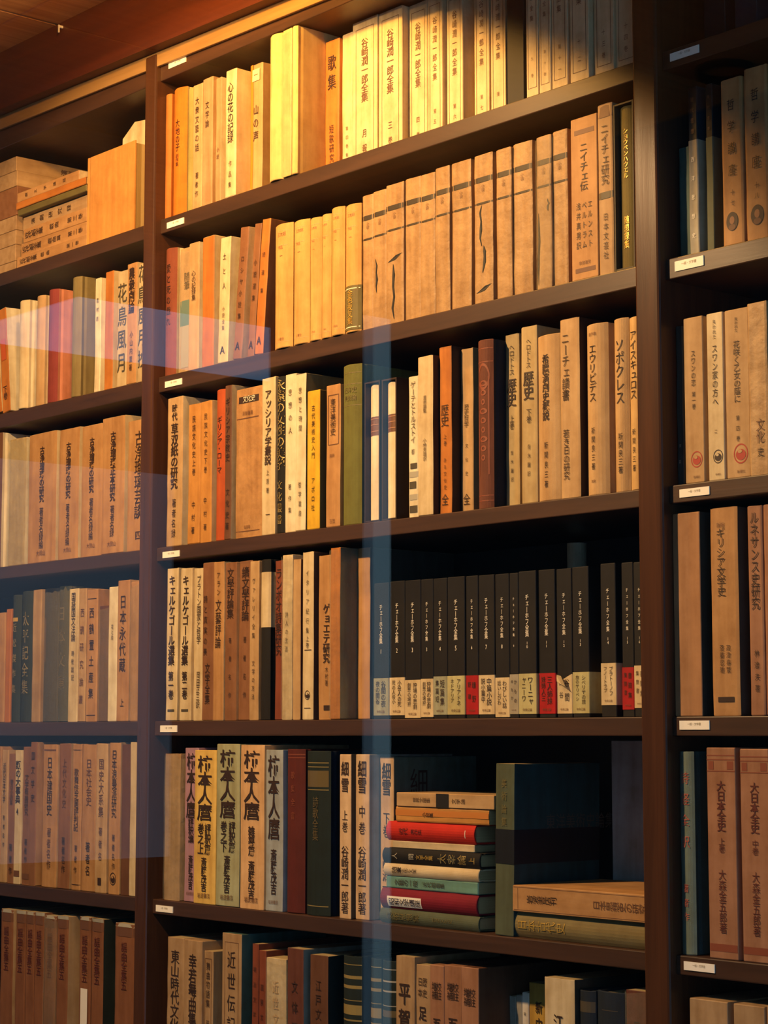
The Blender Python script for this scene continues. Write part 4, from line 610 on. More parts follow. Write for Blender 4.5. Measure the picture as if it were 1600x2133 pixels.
standing(0.4757, 0.005, 0.0004, 0, dict(k='case', c='peachp', w=0.0228, h=0.2095, d=0.145, label='slim pale boxed novel with brush title, first volume, ninth from left, middle bay fifth shelf', g='three slim boxed novels with brush titles', sd='greyd', t=(('細雪', 0.04, 0.24, 0.62, 0.5, None, 1, 0), ('上巻', 0.34, 0.48, 0.45, 0.5, None, 0, 0), ('谷崎潤一郎著', 0.56, 0.97, 0.6, 0.5, None, 0, 0))))
standing(0.5009, 0.0127, 0.0004, 0, dict(k='case', c='peachp', w=0.0268, h=0.2096, d=0.145, label='slim pale boxed novel with brush title, second volume, tenth from left, middle bay fifth shelf', g='three slim boxed novels with brush titles', sd='greyl', t=(('細雪', 0.04, 0.24, 0.6, 0.5, None, 1, 0), ('中巻', 0.3, 0.5, 0.45, 0.5, None, 0, 0), ('谷崎潤一郎著', 0.56, 0.97, 0.6, 0.5, None, 0, 0))))
standing(0.5281, 0.0305, 0.0004, 0, dict(k='case', c='peachp', w=0.0268, h=0.2067, d=0.145, label='slim pale boxed novel behind the stack, third volume, eleventh from left, middle bay fifth shelf', g='three slim boxed novels with brush titles', sd='tealg', t=(('細雪', 0.04, 0.24, 0.6, 0.5, None, 1, 0), ('下巻', 0.34, 0.5, 0.45, 0.5, None, 0, 0), ('谷崎潤一郎著', 0.56, 0.97, 0.6, 0.5, None, 0, 0)), side=(('細', 0.3, 0.17, 0.036),)))
standing(0.7701, 0.003, 0.0004, 1.2, dict(k='soft', c='greygd', w=0.0309, h=0.2009, d=0.146, label='grey green book with dark band, right of the stack, middle bay fifth shelf', g='books standing on the middle bay fifth shelf', sd='teal', obi=(0.385, 0.585, 'navyk'), obd=0.146, t=(('美術論集', 0.08, 0.38, 0.26, 0.5, 'olivd', 0, 0),), side=(('東洋美術史論集', 0.42, 0.35, 0.018),)))
standing(0.1008, 0.003, -0.2496, 0, dict(k='soft', c='tanp', w=0.0401, h=0.199, d=0.137, label='tan paperback with brushed calligraphy title, first from left, middle bay bottom shelf', g='books standing on the middle bay bottom shelf', t=(('東山時代文化研究', 0.09, 0.85, 0.55, 0.5, None, 0, 0),)))
standing(0.1439, 0.003, -0.2496, 0, dict(k='case', c='tanp', w=0.0438, h=0.1982, d=0.137, label='pale tan boxed book with large printed title, second from left, middle bay bottom shelf', g='books standing on the middle bay bottom shelf', t=(('幸若舞曲集', 0.1, 0.6, 0.4, 0.5, None, 1, 0), ('笹野著', 0.64, 0.95, 0.25, 0.5, None, 0, 0))))
standing(0.1766, 0.006, -0.2496, 0, dict(k='soft', c='tanp', w=0.021, h=0.1859, d=0.128, label='short slim book with framed spine panel, third from left, middle bay bottom shelf', g='books standing on the middle bay bottom shelf', frame=1, t=(('舞曲物語集', 0.08, 0.42, 0.4, 0.5, None, 0, 0), ('研究', 0.5, 0.62, 0.3, 0.5, None, 0, 0))))
standing(0.2364, 0.002, -0.2496, 0, dict(k='case', c='tanp', w=0.0439, h=0.2142, d=0.148, label='tall tan boxed book with framed calligraphy title, fourth from left, middle bay bottom shelf', g='books standing on the middle bay bottom shelf', sd='tealg', frame=1, t=(('近世伝記史', 0.1, 0.78, 0.4, 0.5, None, 0, 0),)))
standing(0.2864, 0.004, -0.2496, 0, dict(k='soft', c='redbr', w=0.0139, h=0.2043, d=0.141, label='narrow red brown paperback, fifth from left, middle bay bottom shelf', g='books standing on the middle bay bottom shelf', t=(('明治文学史講話', 0.12, 0.8, 0.4, 0.5, None, 0, 0),)))
standing(0.3016, 0.005, -0.2496, 0, dict(k='soft', c='redbr', w=0.0159, h=0.1965, d=0.136, label='shorter red brown paperback, sixth from left, middle bay bottom shelf', g='books standing on the middle bay bottom shelf', t=(('国民文学史論', 0.2, 0.8, 0.4, 0.5, None, 0, 0),)))
standing(0.3314, 0.005, -0.2496, 0, dict(k='soft', c='cream', w=0.0427, h=0.1888, d=0.13, label='cream book with frayed top, seventh from left, middle bay bottom shelf', g='books standing on the middle bay bottom shelf', wrap=1, t=(('近世文学', 0.15, 0.6, 0.3, 0.5, 'tan', 0, 0),)))
standing(0.3752, 0.003, -0.2496, 0, dict(k='soft', c='maroonb', w=0.0336, h=0.2049, d=0.141, label='maroon book in pale glassine wrapper, eighth from left, middle bay bottom shelf', g='books standing on the middle bay bottom shelf', sd='greyp', t=(('文体研究', 0.18, 0.7, 0.36, 0.5, 'dbrown', 0, 0),)))
standing(0.4232, 0.004, -0.2496, 0, dict(k='soft', c='brown', w=0.0367, h=0.2, d=0.138, label='grey brown book beside dark gilt volumes, ninth from left, middle bay bottom shelf', g='books standing on the middle bay bottom shelf', sd='tealk', t=(('江戸文学研究', 0.15, 0.7, 0.3, 0.5, None, 0, 0),)))
standing(0.4836, 0.006, -0.2496, 0, dict(k='hard', c='tealk', w=0.0364, h=0.2035, d=0.14, label='dark hardback with gold stripes, leftmost of trio, tenth from left, middle bay bottom shelf', g='dark hardbacks with gold stripes', bars=((0.05, 0.055, 'goldt', 0, 1), (0.12, 0.14, 'goldt', 0, 1), (0.18, 0.2, 'goldt', 0, 1), (0.27, 0.275, 'goldt', 0, 1), (0.3, 0.36, 'goldt', 0, 1), (0.39, 0.4, 'goldt', 0, 1))))
standing(0.5318, 0.006, -0.2496, 0, dict(k='hard', c='tealk', w=0.0205, h=0.2044, d=0.141, label='dark hardback with gold stripes, middle of trio, eleventh from left, middle bay bottom shelf', g='dark hardbacks with gold stripes', bars=((0.05, 0.055, 'goldt', 0, 1), (0.12, 0.14, 'goldt', 0, 1), (0.18, 0.2, 'goldt', 0, 1), (0.27, 0.275, 'goldt', 0, 1), (0.3, 0.36, 'goldt', 0, 1), (0.39, 0.4, 'goldt', 0, 1))))
standing(0.5567, 0.006, -0.2496, 0, dict(k='hard', c='tealk', w=0.0275, h=0.2035, d=0.14, label='dark hardback with dull stripes, rightmost of trio, twelfth from left, middle bay bottom shelf', g='dark hardbacks with gold stripes', bars=((0.05, 0.055, 'greyp', 0, 1), (0.12, 0.13, 'greyp', 0, 1), (0.18, 0.19, 'greyp', 0, 1), (0.27, 0.275, 'greyp', 0, 1), (0.3, 0.34, 'goldd', 0, 1), (0.39, 0.4, 'greyp', 0, 1))))
standing(0.5949, 0.002, -0.2496, 0, dict(k='soft', c='tanp', w=0.0341, h=0.2127, d=0.147, label='tan paperback with very heavy brush title, thirteenth from left, middle bay bottom shelf', g='books standing on the middle bay bottom shelf', t=(('平賀源内', 0.14, 0.75, 0.6, 0.5, None, 1, 0),)))
standing(0.6254, 0.005, -0.2496, 0, dict(k='soft', c='tanp', w=0.0263, h=0.2045, d=0.141, label='tan paperback with purple dark vertical title, fourteenth from left, middle bay bottom shelf', g='books standing on the middle bay bottom shelf', t=(('歴史', 0.07, 0.2, 0.3, 0.66, None, 0, 0), ('日本', 0.07, 0.2, 0.3, 0.34, None, 0, 0), ('足利時代史', 0.22, 0.9, 0.5, 0.5, None, 1, 0))))
standing(0.6517, 0.0045, -0.2496, 0, dict(k='case', c='tanr', w=0.0252, h=0.2062, d=0.142, label='pinkish tan boxed volume, first of three alike, fifteenth from left, middle bay bottom shelf', g='three pinkish boxed history volumes', t=(('校註', 0.1, 0.2, 0.34, 0.66, None, 0, 0), ('増補', 0.1, 0.2, 0.34, 0.34, None, 0, 0), ('吾妻鏡', 0.28, 0.72, 0.56, 0.5, None, 1, 0))))
standing(0.6799, 0.0051, -0.2496, 0, dict(k='case', c='tanr', w=0.0307, h=0.2079, d=0.143, label='pinkish tan boxed volume, second of three alike, sixteenth from left, middle bay bottom shelf', g='three pinkish boxed history volumes', t=(('校註', 0.1, 0.2, 0.34, 0.66, None, 0, 0), ('増補', 0.1, 0.2, 0.34, 0.34, None, 0, 0), ('吾妻鏡', 0.28, 0.72, 0.56, 0.5, None, 1, 0))))
standing(0.7106, 0.004, -0.2496, 0, dict(k='case', c='tanr', w=0.0302, h=0.2084, d=0.16, label='pinkish tan boxed volume with brown side, seventeenth from left, middle bay bottom shelf', g='three pinkish boxed history volumes', sd='brown', t=(('校註', 0.12, 0.22, 0.34, 0.66, None, 0, 0), ('増補', 0.12, 0.22, 0.34, 0.34, None, 0, 0), ('吾妻鏡', 0.3, 0.74, 0.56, 0.5, None, 1, 0))))
standing(0.7315, 0.0543, -0.2496, 0, dict(k='soft', c='greyl', w=0.0107, h=0.1731, d=0.119, label='thin grey booklet with dark mark, eighteenth from left, middle bay bottom shelf', g='books standing on the middle bay bottom shelf', t=(('中国史', 0.2, 0.6, 0.4, 0.5, None, 0, 0),)))
standing(0.743, 0.0539, -0.2496, 0, dict(k='soft', c='greyl', w=0.0098, h=0.1753, d=0.121, label='thin plain grey booklet, nineteenth from left, middle bay bottom shelf', g='books standing on the middle bay bottom shelf'))
standing(0.7536, 0.0541, -0.2496, 0, dict(k='soft', c='white', w=0.0109, h=0.1791, d=0.124, label='thin white booklet with small title, twentieth from left, middle bay bottom shelf', g='books standing on the middle bay bottom shelf', t=(('第二十五巻', 0.1, 0.5, 0.3, 0.5, None, 0, 0),)))
standing(0.7722, 0.0546, -0.2496, 0, dict(k='soft', c='yellowd', w=0.0258, h=0.192, d=0.132, label='mustard yellow book with bold black title, twenty-first from left, middle bay bottom shelf', g='books standing on the middle bay bottom shelf', t=(('新中国文学', 0.1, 0.6, 0.42, 0.66, None, 1, 0),)))
standing(0.8622, 0.001, -0.2496, 0, dict(k='soft', c='cream', w=0.0472, h=0.2096, d=0.15, label='wide cream book with brushed black title, twenty-second from left, middle bay bottom shelf', g='books standing on the middle bay bottom shelf', sd='greyd', t=(('江戸時代', 0.16, 0.8, 0.3, 0.48, None, 1, 0),)))
standing(0.899, 0.005, -0.2496, 0, dict(k='hard', c='navyb', w=0.0256, h=0.1986, d=0.137, label='navy hardback with silver head band, twenty-third from left, middle bay bottom shelf', g='books standing on the middle bay bottom shelf', bars=((0.06, 0.12, 'greyb', 0.05, 0.98),), t=(('今昔物語', 0.2, 0.7, 0.34, 0.5, 'greyp', 0, 0),)))
standing(0.9336, 0.006, -0.2496, 0, dict(k='hard', c='navyb', w=0.0431, h=0.2003, d=0.138, label='wide navy hardback with faint title, twenty-fourth from left, middle bay bottom shelf', g='books standing on the middle bay bottom shelf', bars=((0.1, 0.104, 'greyb', 0.25, 0.8),), t=(('国語辞典', 0.2, 0.7, 0.3, 0.5, 'greyb', 0, 0),)))
standing(0.9765, 0.006, -0.2496, 0, dict(k='soft', c='maroonb', w=0.0325, h=0.2058, d=0.142, label='red brown book with curled wrapper at top, twenty-fifth from left, middle bay bottom shelf', g='books standing on the middle bay bottom shelf', wrap=1, t=(('日本の文化', 0.14, 0.7, 0.35, 0.5, 'dbrown', 0, 0),)))
standing(-0.4293, 0.003, 0.7619, -9, dict(k='soft', c='orange', w=0.0315, h=0.1706, d=0.118, label='orange book leaning hard, cut by the left edge, first from left, left bay second shelf', g='books standing on the left bay second shelf', sd='cream'))
standing(-0.3983, 0.003, 0.7619, -7.5, dict(k='soft', c='orange', w=0.0249, h=0.1779, d=0.123, label='leaning orange book with pale cover, second from left, left bay second shelf', g='books standing on the left bay second shelf', sd='ivory', bars=((0.3, 0.5, 'redor', 0.2, 0.8),), t=(('下巻', 0.75, 0.88, 0.6, 0.5, None, 0, 0),)))
standing(-0.345, -0.003, 0.7619, 0, dict(k='hard', c='cream', w=0.0296, h=0.1788, d=0.123, label='pale cream hardback beside the leaning books, third from left, left bay second shelf', g='books standing on the left bay second shelf', sd='ivory'))
standing(-0.3007, 0.002, 0.7619, 0, dict(k='hard', c='tan', w=0.0253, h=0.1802, d=0.124, label='slim tan book with torn top, fourth from left, left bay second shelf', g='books standing on the left bay second shelf', sd='cream'))
standing(-0.2634, 0.002, 0.7619, 0, dict(k='hard', c='redpu', w=0.0292, h=0.1842, d=0.1, label='dark red purple book with salmon cover, fifth from left, left bay second shelf', g='books standing on the left bay second shelf', sd='salmon'))
standing(-0.1896, 0.0, 0.7619, 0, dict(k='hard', c='oliveb', w=0.0268, h=0.1917, d=0.1, label='olive grey hardback showing its side, sixth from left, left bay second shelf', g='books standing on the left bay second shelf', sd='oliveb'))
standing(-0.127, 0.003, 0.7619, 0, dict(k='soft', c='ivory', w=0.0164, h=0.1797, d=0.124, label='pale yellow paperback with small title, seventh from left, left bay second shelf', g='books standing on the left bay second shelf', t=(('農村劇', 0.16, 0.4, 0.36, 0.5, None, 0, 0),)))
standing(-0.0953, 0.003, 0.7619, 0, dict(k='soft', c='orange', w=0.0229, h=0.1849, d=0.128, label='plain orange brown paperback, eighth from left, left bay second shelf', g='books standing on the left bay second shelf', sd='cream'))
standing(-0.0581, 0.003, 0.7619, 0, dict(k='soft', c='floral', w=0.0275, h=0.1794, d=0.124, label='pale book covered in dark floral drawing, ninth from left, left bay second shelf', g='books standing on the left bay second shelf', t=(('花鳥風月', 0.1, 0.9, 0.85, 0.5, 'greyb', 0, 0),), sd='cream'))
standing(-0.031, 0.002, 0.7619, 0, dict(k='soft', c='tano', w=0.0261, h=0.1861, d=0.128, label='orange paperback with bold brush title, tenth from left, left bay second shelf', g='books standing on the left bay second shelf', sd='cream', t=(('農衆劇論', 0.04, 0.42, 0.56, 0.5, None, 1, 0), ('小山内薫著', 0.56, 0.9, 0.3, 0.5, None, 0, 0))))
standing(-0.004, 0.003, 0.7619, 0, dict(k='soft', c='floral', w=0.0232, h=0.1815, d=0.125, label='floral patterned book against the post, eleventh from left, left bay second shelf', g='books standing on the left bay second shelf', t=(('花鳥風月抄', 0.0, 0.9, 0.9, 0.5, 'greyb', 0, 0),)))
standing(-0.4388, -0.002, 0.5079, 0, dict(k='hard', c='brown', w=0.0581, h=0.2231, d=0.15, label='book at left edge showing pale cover, first from left, left bay third shelf', g='books standing on the left bay third shelf', sd='ivory'))
standing(-0.3619, 0.004, 0.5079, 0, dict(k='soft', c='sand', w=0.0515, h=0.2079, d=0.143, label='plain sand book in glassine with bright edge, second from left, left bay third shelf', g='books standing on the left bay third shelf', wrap=1, sd='ivory'))
standing(-0.2827, 0.003, 0.5079, 0, dict(k='soft', c='tano', w=0.0833, h=0.2083, d=0.144, label='wide tan paper wrapped book, leftmost black brush title, third from left, left bay third shelf', g='wide tan books with bold brush titles', sd='cream', t=(('古浄瑠璃の研究', 0.11, 0.54, 0.34, 0.5, None, 1, 0), ('著者名録編', 0.58, 0.9, 0.14, 0.5, None, 0, 0)), hm=(('大岡山', 0.93, 0.5, 0.1),)))
standing(-0.2038, 0.003, 0.5079, 0, dict(k='soft', c='tano', w=0.0577, h=0.2063, d=0.142, label='tan paper wrapped book, second black brush title, fourth from left, left bay third shelf', g='wide tan books with bold brush titles', sd='cream', t=(('古浄瑠璃の研究', 0.11, 0.54, 0.44, 0.5, None, 1, 0), ('著者名録編', 0.58, 0.9, 0.18, 0.5, None, 0, 0)), hm=(('大岡山', 0.93, 0.5, 0.12),)))
standing(-0.1369, 0.003, 0.5079, 0, dict(k='soft', c='tano', w=0.0597, h=0.2041, d=0.141, label='tan paper wrapped book, folded top, brush title, fifth from left, left bay third shelf', g='wide tan books with bold brush titles', sd='cream', t=(('古浄瑠璃の研究', 0.1, 0.52, 0.44, 0.5, None, 1, 0), ('著者名録編', 0.56, 0.88, 0.18, 0.5, None, 0, 0)), hm=(('大岡山', 0.92, 0.5, 0.12),)))
standing(-0.0763, 0.002, 0.5079, 0, dict(k='soft', c='tano', w=0.0609, h=0.2093, d=0.144, label='tallest tan paper wrapped book, longest brush title, sixth from left, left bay third shelf', g='wide tan books with bold brush titles', sd='cream', t=(('古浄瑠璃正本研究', 0.11, 0.62, 0.42, 0.5, None, 1, 0), ('著者名録', 0.65, 0.88, 0.18, 0.5, None, 0, 0)), hm=(('大岡山', 0.93, 0.5, 0.12),)))
standing(-0.014, 0.004, 0.5079, 0, dict(k='soft', c='tano', w=0.0514, h=0.1977, d=0.136, label='tan book with loose handwriting title against post, seventh from left, left bay third shelf', g='books standing on the left bay third shelf', t=(('古浄瑠璃芸談', 0.09, 0.76, 0.4, 0.6, None, 0, 0), ('四', 0.85, 0.92, 0.3, 0.6, None, 0, 0))))
standing(-0.4048, 0.003, 0.2551, 0, dict(k='soft', c='tano', w=0.0329, h=0.178, d=0.123, label='tan orange book at left edge, first from left, left bay fourth shelf', g='books standing on the left bay fourth shelf'))
standing(-0.3789, 0.003, 0.2551, 0, dict(k='soft', c='orange', w=0.0161, h=0.1831, d=0.126, label='thin orange brown book, second from left, left bay fourth shelf', g='books standing on the left bay fourth shelf'))
standing(-0.3574, 0.002, 0.2551, 0, dict(k='hard', c='dgreen', w=0.0263, h=0.2046, d=0.141, label='dark green hardback with gold lettering, left twin, third from left, left bay fourth shelf', g='books standing on the left bay fourth shelf', t=(('近松傑作集', 0.2, 0.8, 0.4, 0.5, 'goldt', 0, 0),), lab=(0.18, 0.21, 'gold', '')))
standing(-0.3237, 0.002, 0.2551, 0, dict(k='hard', c='dgreen', w=0.0384, h=0.209, d=0.144, label='dark green hardback with gold lettering, right twin, fourth from left, left bay fourth shelf', g='books standing on the left bay fourth shelf', t=(('太平記全集', 0.15, 0.8, 0.45, 0.5, 'goldt', 0, 0),)))
standing(-0.291, 0.003, 0.2551, 0, dict(k='soft', c='tanp', w=0.0264, h=0.2096, d=0.145, label='tan paperback between dark hardbacks, fifth from left, left bay fourth shelf', g='books standing on the left bay fourth shelf'))
standing(-0.2564, 0.003, 0.2551, 0, dict(k='hard', c='navyk', w=0.0415, h=0.2093, d=0.144, label='near black hardback with worn label, sixth from left, left bay fourth shelf', g='books standing on the left bay fourth shelf', bars=((0.22, 0.55, 'brown', 0.15, 0.3),), wrap=1))
standing(-0.2167, 0.003, 0.2551, 0, dict(k='hard', c='dgreen', w=0.0351, h=0.2109, d=0.146, label='dark green hardback with dull gold title, seventh from left, left bay fourth shelf', g='books standing on the left bay fourth shelf', t=(('日本文庫', 0.12, 0.8, 0.5, 0.5, 'goldd', 0, 0),), wrap=1))
standing(-0.1825, 0.003, 0.2551, 0, dict(k='soft', c='cream', w=0.0276, h=0.2053, d=0.142, label='cream paperback with small black title, eighth from left, left bay fourth shelf', g='books standing on the left bay fourth shelf', t=(('国語国文法論', 0.03, 0.4, 0.4, 0.5, None, 0, 0), ('時枝誠記', 0.46, 0.7, 0.25, 0.5, None, 0, 0))))
standing(-0.1571, 0.003, 0.2551, 0, dict(k='soft', c='tan', w=0.0205, h=0.2046, d=0.141, label='tan paperback with brown title, ninth from left, left bay fourth shelf', g='books standing on the left bay fourth shelf', t=(('西鶴研究論叢', 0.12, 0.9, 0.5, 0.5, 'brown', 0, 0),)))
standing(-0.13, 0.003, 0.2551, 0, dict(k='soft', c='tano', w=0.031, h=0.2017, d=0.139, label='tan paperback with ruled head and foot, tenth from left, left bay fourth shelf', g='books standing on the left bay fourth shelf', t=(('西鶴置土産集', 0.12, 0.85, 0.4, 0.5, None, 0, 0),), bars=((0.07, 0.075, 'dbrown', 0.1, 0.9), (0.95, 0.955, 'dbrown', 0.1, 0.9))))
standing(-0.0966, 0.004, 0.2551, 0, dict(k='soft', c='brown', w=0.0276, h=0.1752, d=0.121, label='brown book with broken wrapper top, eleventh from left, left bay fourth shelf', g='books standing on the left bay fourth shelf', wrap=1))
standing(-0.0707, 0.002, 0.2551, 0, dict(k='soft', c='ivory', w=0.0236, h=0.2021, d=0.139, label='pale yellow paperback with tiny title, twelfth from left, left bay fourth shelf', g='books standing on the left bay fourth shelf', t=(('花と鳥', 0.28, 0.4, 0.24, 0.5, None, 0, 0),)))
standing(-0.0426, 0.002, 0.2551, 0, dict(k='soft', c='tano', w=0.0316, h=0.2106, d=0.145, label='tall tan book with handwritten style title, thirteenth from left, left bay fourth shelf', g='books standing on the left bay fourth shelf', sd='tan', t=(('日本永代蔵', 0.1, 0.66, 0.5, 0.5, None, 0, 0), ('上', 0.84, 0.9, 0.3, 0.5, None, 0, 0))))
standing(-0.0078, 0.004, 0.2551, 0, dict(k='soft', c='tano', w=0.0373, h=0.2073, d=0.143, label='tan book with ragged wrapper against post, fourteenth from left, left bay fourth shelf', g='books standing on the left bay fourth shelf', wrap=1))
standing(-0.4003, 0.003, 0.0004, 0, dict(k='soft', c='tano', w=0.0167, h=0.2163, d=0.149, label='tan book cut by the left edge, first from left, left bay fifth shelf', g='books standing on the left bay fifth shelf'))
standing(-0.3809, 0.003, 0.0004, 0, dict(k='soft', c='tan', w=0.0203, h=0.211, d=0.146, label='tan paperback with dark title, second from left, left bay fifth shelf', g='books standing on the left bay fifth shelf', t=(('近代日本文学', 0.1, 0.4, 0.4, 0.5, None, 0, 0), ('著者名作', 0.48, 0.75, 0.3, 0.5, None, 0, 0))))
standing(-0.3595, 0.004, 0.0004, 0, dict(k='soft', c='brownp', w=0.022, h=0.205, d=0.141, label='short brown paperback with dark lettering, third from left, left bay fifth shelf', g='books standing on the left bay fifth shelf', t=(('朝日小説集', 0.2, 0.4, 0.5, 0.5, None, 0, 0), ('著者作', 0.68, 0.95, 0.4, 0.5, None, 0, 0))))
standing(-0.3375, 0.002, 0.0004, 0, dict(k='soft', c='cream', w=0.0214, h=0.2105, d=0.145, label='cream paperback with bold black title and number, fourth from left, left bay fifth shelf', g='books standing on the left bay fifth shelf', t=(('顔の大事典', 0.08, 0.4, 0.85, 0.5, None, 1, 0), ('4', 0.42, 0.5, 0.5, 0.5, None, 1, 0)), bars=((0.9, 0.945, 'brown', 0.1, 0.9),)))
standing(-0.3133, 0.004, 0.0004, 0, dict(k='soft', c='brownp', w=0.0264, h=0.2159, d=0.149, label='brown paperback with torn pale top, fifth from left, left bay fifth shelf', g='books standing on the left bay fifth shelf', t=(('文学概論研究', 0.2, 0.5, 0.4, 0.5, None, 0, 0), ('著者作', 0.66, 0.85, 0.3, 0.5, None, 0, 0)), bars=((0.92, 0.96, 'brown', 0, 1),)))
standing(-0.2901, 0.001, 0.0004, 0, dict(k='soft', c='brownp', w=0.0195, h=0.2236, d=0.154, label='tall brown paperback with orange cover side, sixth from left, left bay fifth shelf', g='books standing on the left bay fifth shelf', sd='tano', t=(('国文学史', 0.05, 0.44, 0.5, 0.5, None, 0, 0),)))
standing(-0.2414, 0.002, 0.0004, 0, dict(k='soft', c='tano', w=0.0423, h=0.22, d=0.152, label='wide tan paperback with clear history title, seventh from left, left bay fifth shelf', g='books standing on the left bay fifth shelf', sd='tan', t=(('日本建国史', 0.09, 0.5, 0.34, 0.5, None, 0, 0), ('著者名作', 0.58, 0.88, 0.26, 0.5, 'brown', 0, 0)), bars=((0.035, 0.045, 'brown', 0.05, 0.9),)))
standing(-0.2011, 0.003, 0.0004, 0, dict(k='soft', c='brownp', w=0.0332, h=0.2216, d=0.153, label='brown paperback with faint vertical title, eighth from left, left bay fifth shelf', g='books standing on the left bay fifth shelf', sd='tan', t=(('上代文化史', 0.1, 0.45, 0.32, 0.5, 'brown', 0, 0), ('著者名作', 0.64, 0.9, 0.28, 0.5, None, 0, 0))))
standing(-0.1654, 0.003, 0.0004, 0, dict(k='soft', c='tano', w=0.0258, h=0.221, d=0.152, label='tan paperback with ruled ends and long title, ninth from left, left bay fifth shelf', g='books standing on the left bay fifth shelf', bars=((0.04, 0.045, 'dbrown', 0, 1), (0.96, 0.965, 'dbrown', 0, 1)), t=(('歌舞伎芝居評判記', 0.17, 0.6, 0.45, 0.5, None, 0, 0), ('著者作', 0.68, 0.9, 0.3, 0.5, None, 0, 0))))
standing(-0.1311, 0.003, 0.0004, 0, dict(k='soft', c='tano', w=0.0387, h=0.2203, d=0.152, label='tan paperback with patched middle, tenth from left, left bay fifth shelf', g='books standing on the left bay fifth shelf', t=(('日本社会史', 0.1, 0.42, 0.36, 0.5, 'brown', 0, 0), ('著者名', 0.66, 0.9, 0.3, 0.5, None, 0, 0))))
standing(-0.0956, 0.002, 0.0004, 0, dict(k='soft', c='tan', w=0.0315, h=0.2219, d=0.153, label='light tan paperback with dark foot mark, eleventh from left, left bay fifth shelf', g='books standing on the left bay fifth shelf', t=(('国史大系集', 0.1, 0.5, 0.4, 0.5, 'brown', 0, 0), ('著者名', 0.55, 0.8, 0.3, 0.5, 'brown', 0, 0)), bars=((0.9, 0.95, 'dbrown', 0.3, 0.6),)))
standing(-0.0613, 0.003, 0.0004, 0, dict(k='soft', c='tano', w=0.0297, h=0.2234, d=0.154, label='tan paperback with oval seal at foot, twelfth from left, left bay fifth shelf', g='books standing on the left bay fifth shelf', sd='tan', t=(('日本浪曼派研究', 0.05, 0.5, 0.42, 0.5, 'dbrown', 0, 0), ('著者名作', 0.6, 0.85, 0.26, 0.5, None, 0, 0)), oval=(0.45, 0.9, 0.28, 'dbrown', 1)))
standing(-0.0316, 0.004, 0.0004, 0, dict(k='soft', c='brown', w=0.025, h=0.2214, d=0.153, label='plain brown paperback, worn, thirteenth from left, left bay fifth shelf', g='books standing on the left bay fifth shelf'))
standing(-0.0047, 0.002, 0.0004, 0, dict(k='soft', c='cream', w=0.0283, h=0.2243, d=0.155, label='narrow cream book against the post, fourteenth from left, left bay fifth shelf', g='books standing on the left bay fifth shelf'))
standing(-0.3648, 0.003, -0.2496, 0, dict(k='soft', c='brownr', w=0.037, h=0.209, d=0.144, label='brown volume at left edge with pale edge, first from left, left bay bottom shelf', g='matching brown volumes with dark ornamental tops', bars=((0.0, 0.025, 'greyp', 0, 1), (0.03, 0.09, 'brown', 0, 1)), t=(('謡曲全集五', 0.13, 0.46, 0.5, 0.5, 'redbd', 0, 0),), sd='tan'))
standing(-0.3229, 0.003, -0.2496, 0, dict(k='soft', c='brownr', w=0.029, h=0.2094, d=0.144, label='brown ornamental volume, left of the tight run, second from left, left bay bottom shelf', g='matching brown volumes with dark ornamental tops', bars=((0.0, 0.025, 'greyp', 0, 1), (0.03, 0.09, 'brown', 0, 1)), t=(('謡曲全集五', 0.13, 0.46, 0.5, 0.5, 'redbd', 0, 0),)))
standing(-0.2939, 0.003, -0.2496, 0, dict(k='soft', c='brownr', w=0.0258, h=0.2098, d=0.145, label='brown ornamental volume, narrow, second in the run, third from left, left bay bottom shelf', g='matching brown volumes with dark ornamental tops', bars=((0.0, 0.025, 'greyp', 0, 1), (0.03, 0.09, 'brown', 0, 1)), t=(('謡曲全集五', 0.13, 0.46, 0.5, 0.5, 'redbd', 0, 0),)))
standing(-0.2661, 0.003, -0.2496, 0, dict(k='soft', c='brownr', w=0.0269, h=0.2101, d=0.145, label='brown ornamental volume with small white scratch, fourth from left, left bay bottom shelf', g='matching brown volumes with dark ornamental tops', bars=((0.0, 0.025, 'greyp', 0, 1), (0.03, 0.09, 'brown', 0, 1)), t=(('謡曲全集五', 0.13, 0.46, 0.5, 0.5, 'redbd', 0, 0),)))
standing(-0.2344, 0.003, -0.2496, 0, dict(k='soft', c='brownr', w=0.0334, h=0.2078, d=0.143, label='brown ornamental volume with bright glassine corner, fifth from left, left bay bottom shelf', g='matching brown volumes with dark ornamental tops', bars=((0.0, 0.025, 'greyp', 0, 1), (0.03, 0.09, 'brown', 0, 1)), t=(('謡曲全集五', 0.13, 0.46, 0.5, 0.5, 'redbd', 0, 0),), wrap=1))
standing(-0.1991, 0.003, -0.2496, 0, dict(k='soft', c='brownr', w=0.0315, h=0.2094, d=0.144, label='brown ornamental volume with wide tan side, sixth from left, left bay bottom shelf', g='matching brown volumes with dark ornamental tops', bars=((0.0, 0.025, 'greyp', 0, 1), (0.03, 0.09, 'brown', 0, 1)), t=(('謡曲全集五', 0.13, 0.46, 0.5, 0.5, 'redbd', 0, 0),), sd='tan'))
standing(-0.1359, 0.003, -0.2496, 0, dict(k='soft', c='brownr', w=0.0312, h=0.2121, d=0.146, label='brown ornamental volume with white slip, seventh from left, left bay bottom shelf', g='matching brown volumes with dark ornamental tops', bars=((0.0, 0.025, 'greyp', 0, 1), (0.03, 0.09, 'brown', 0, 1)), t=(('謡曲全集五', 0.13, 0.46, 0.5, 0.5, 'redbd', 0, 0),), lab=(0.5, 0.98, 'white', '')))
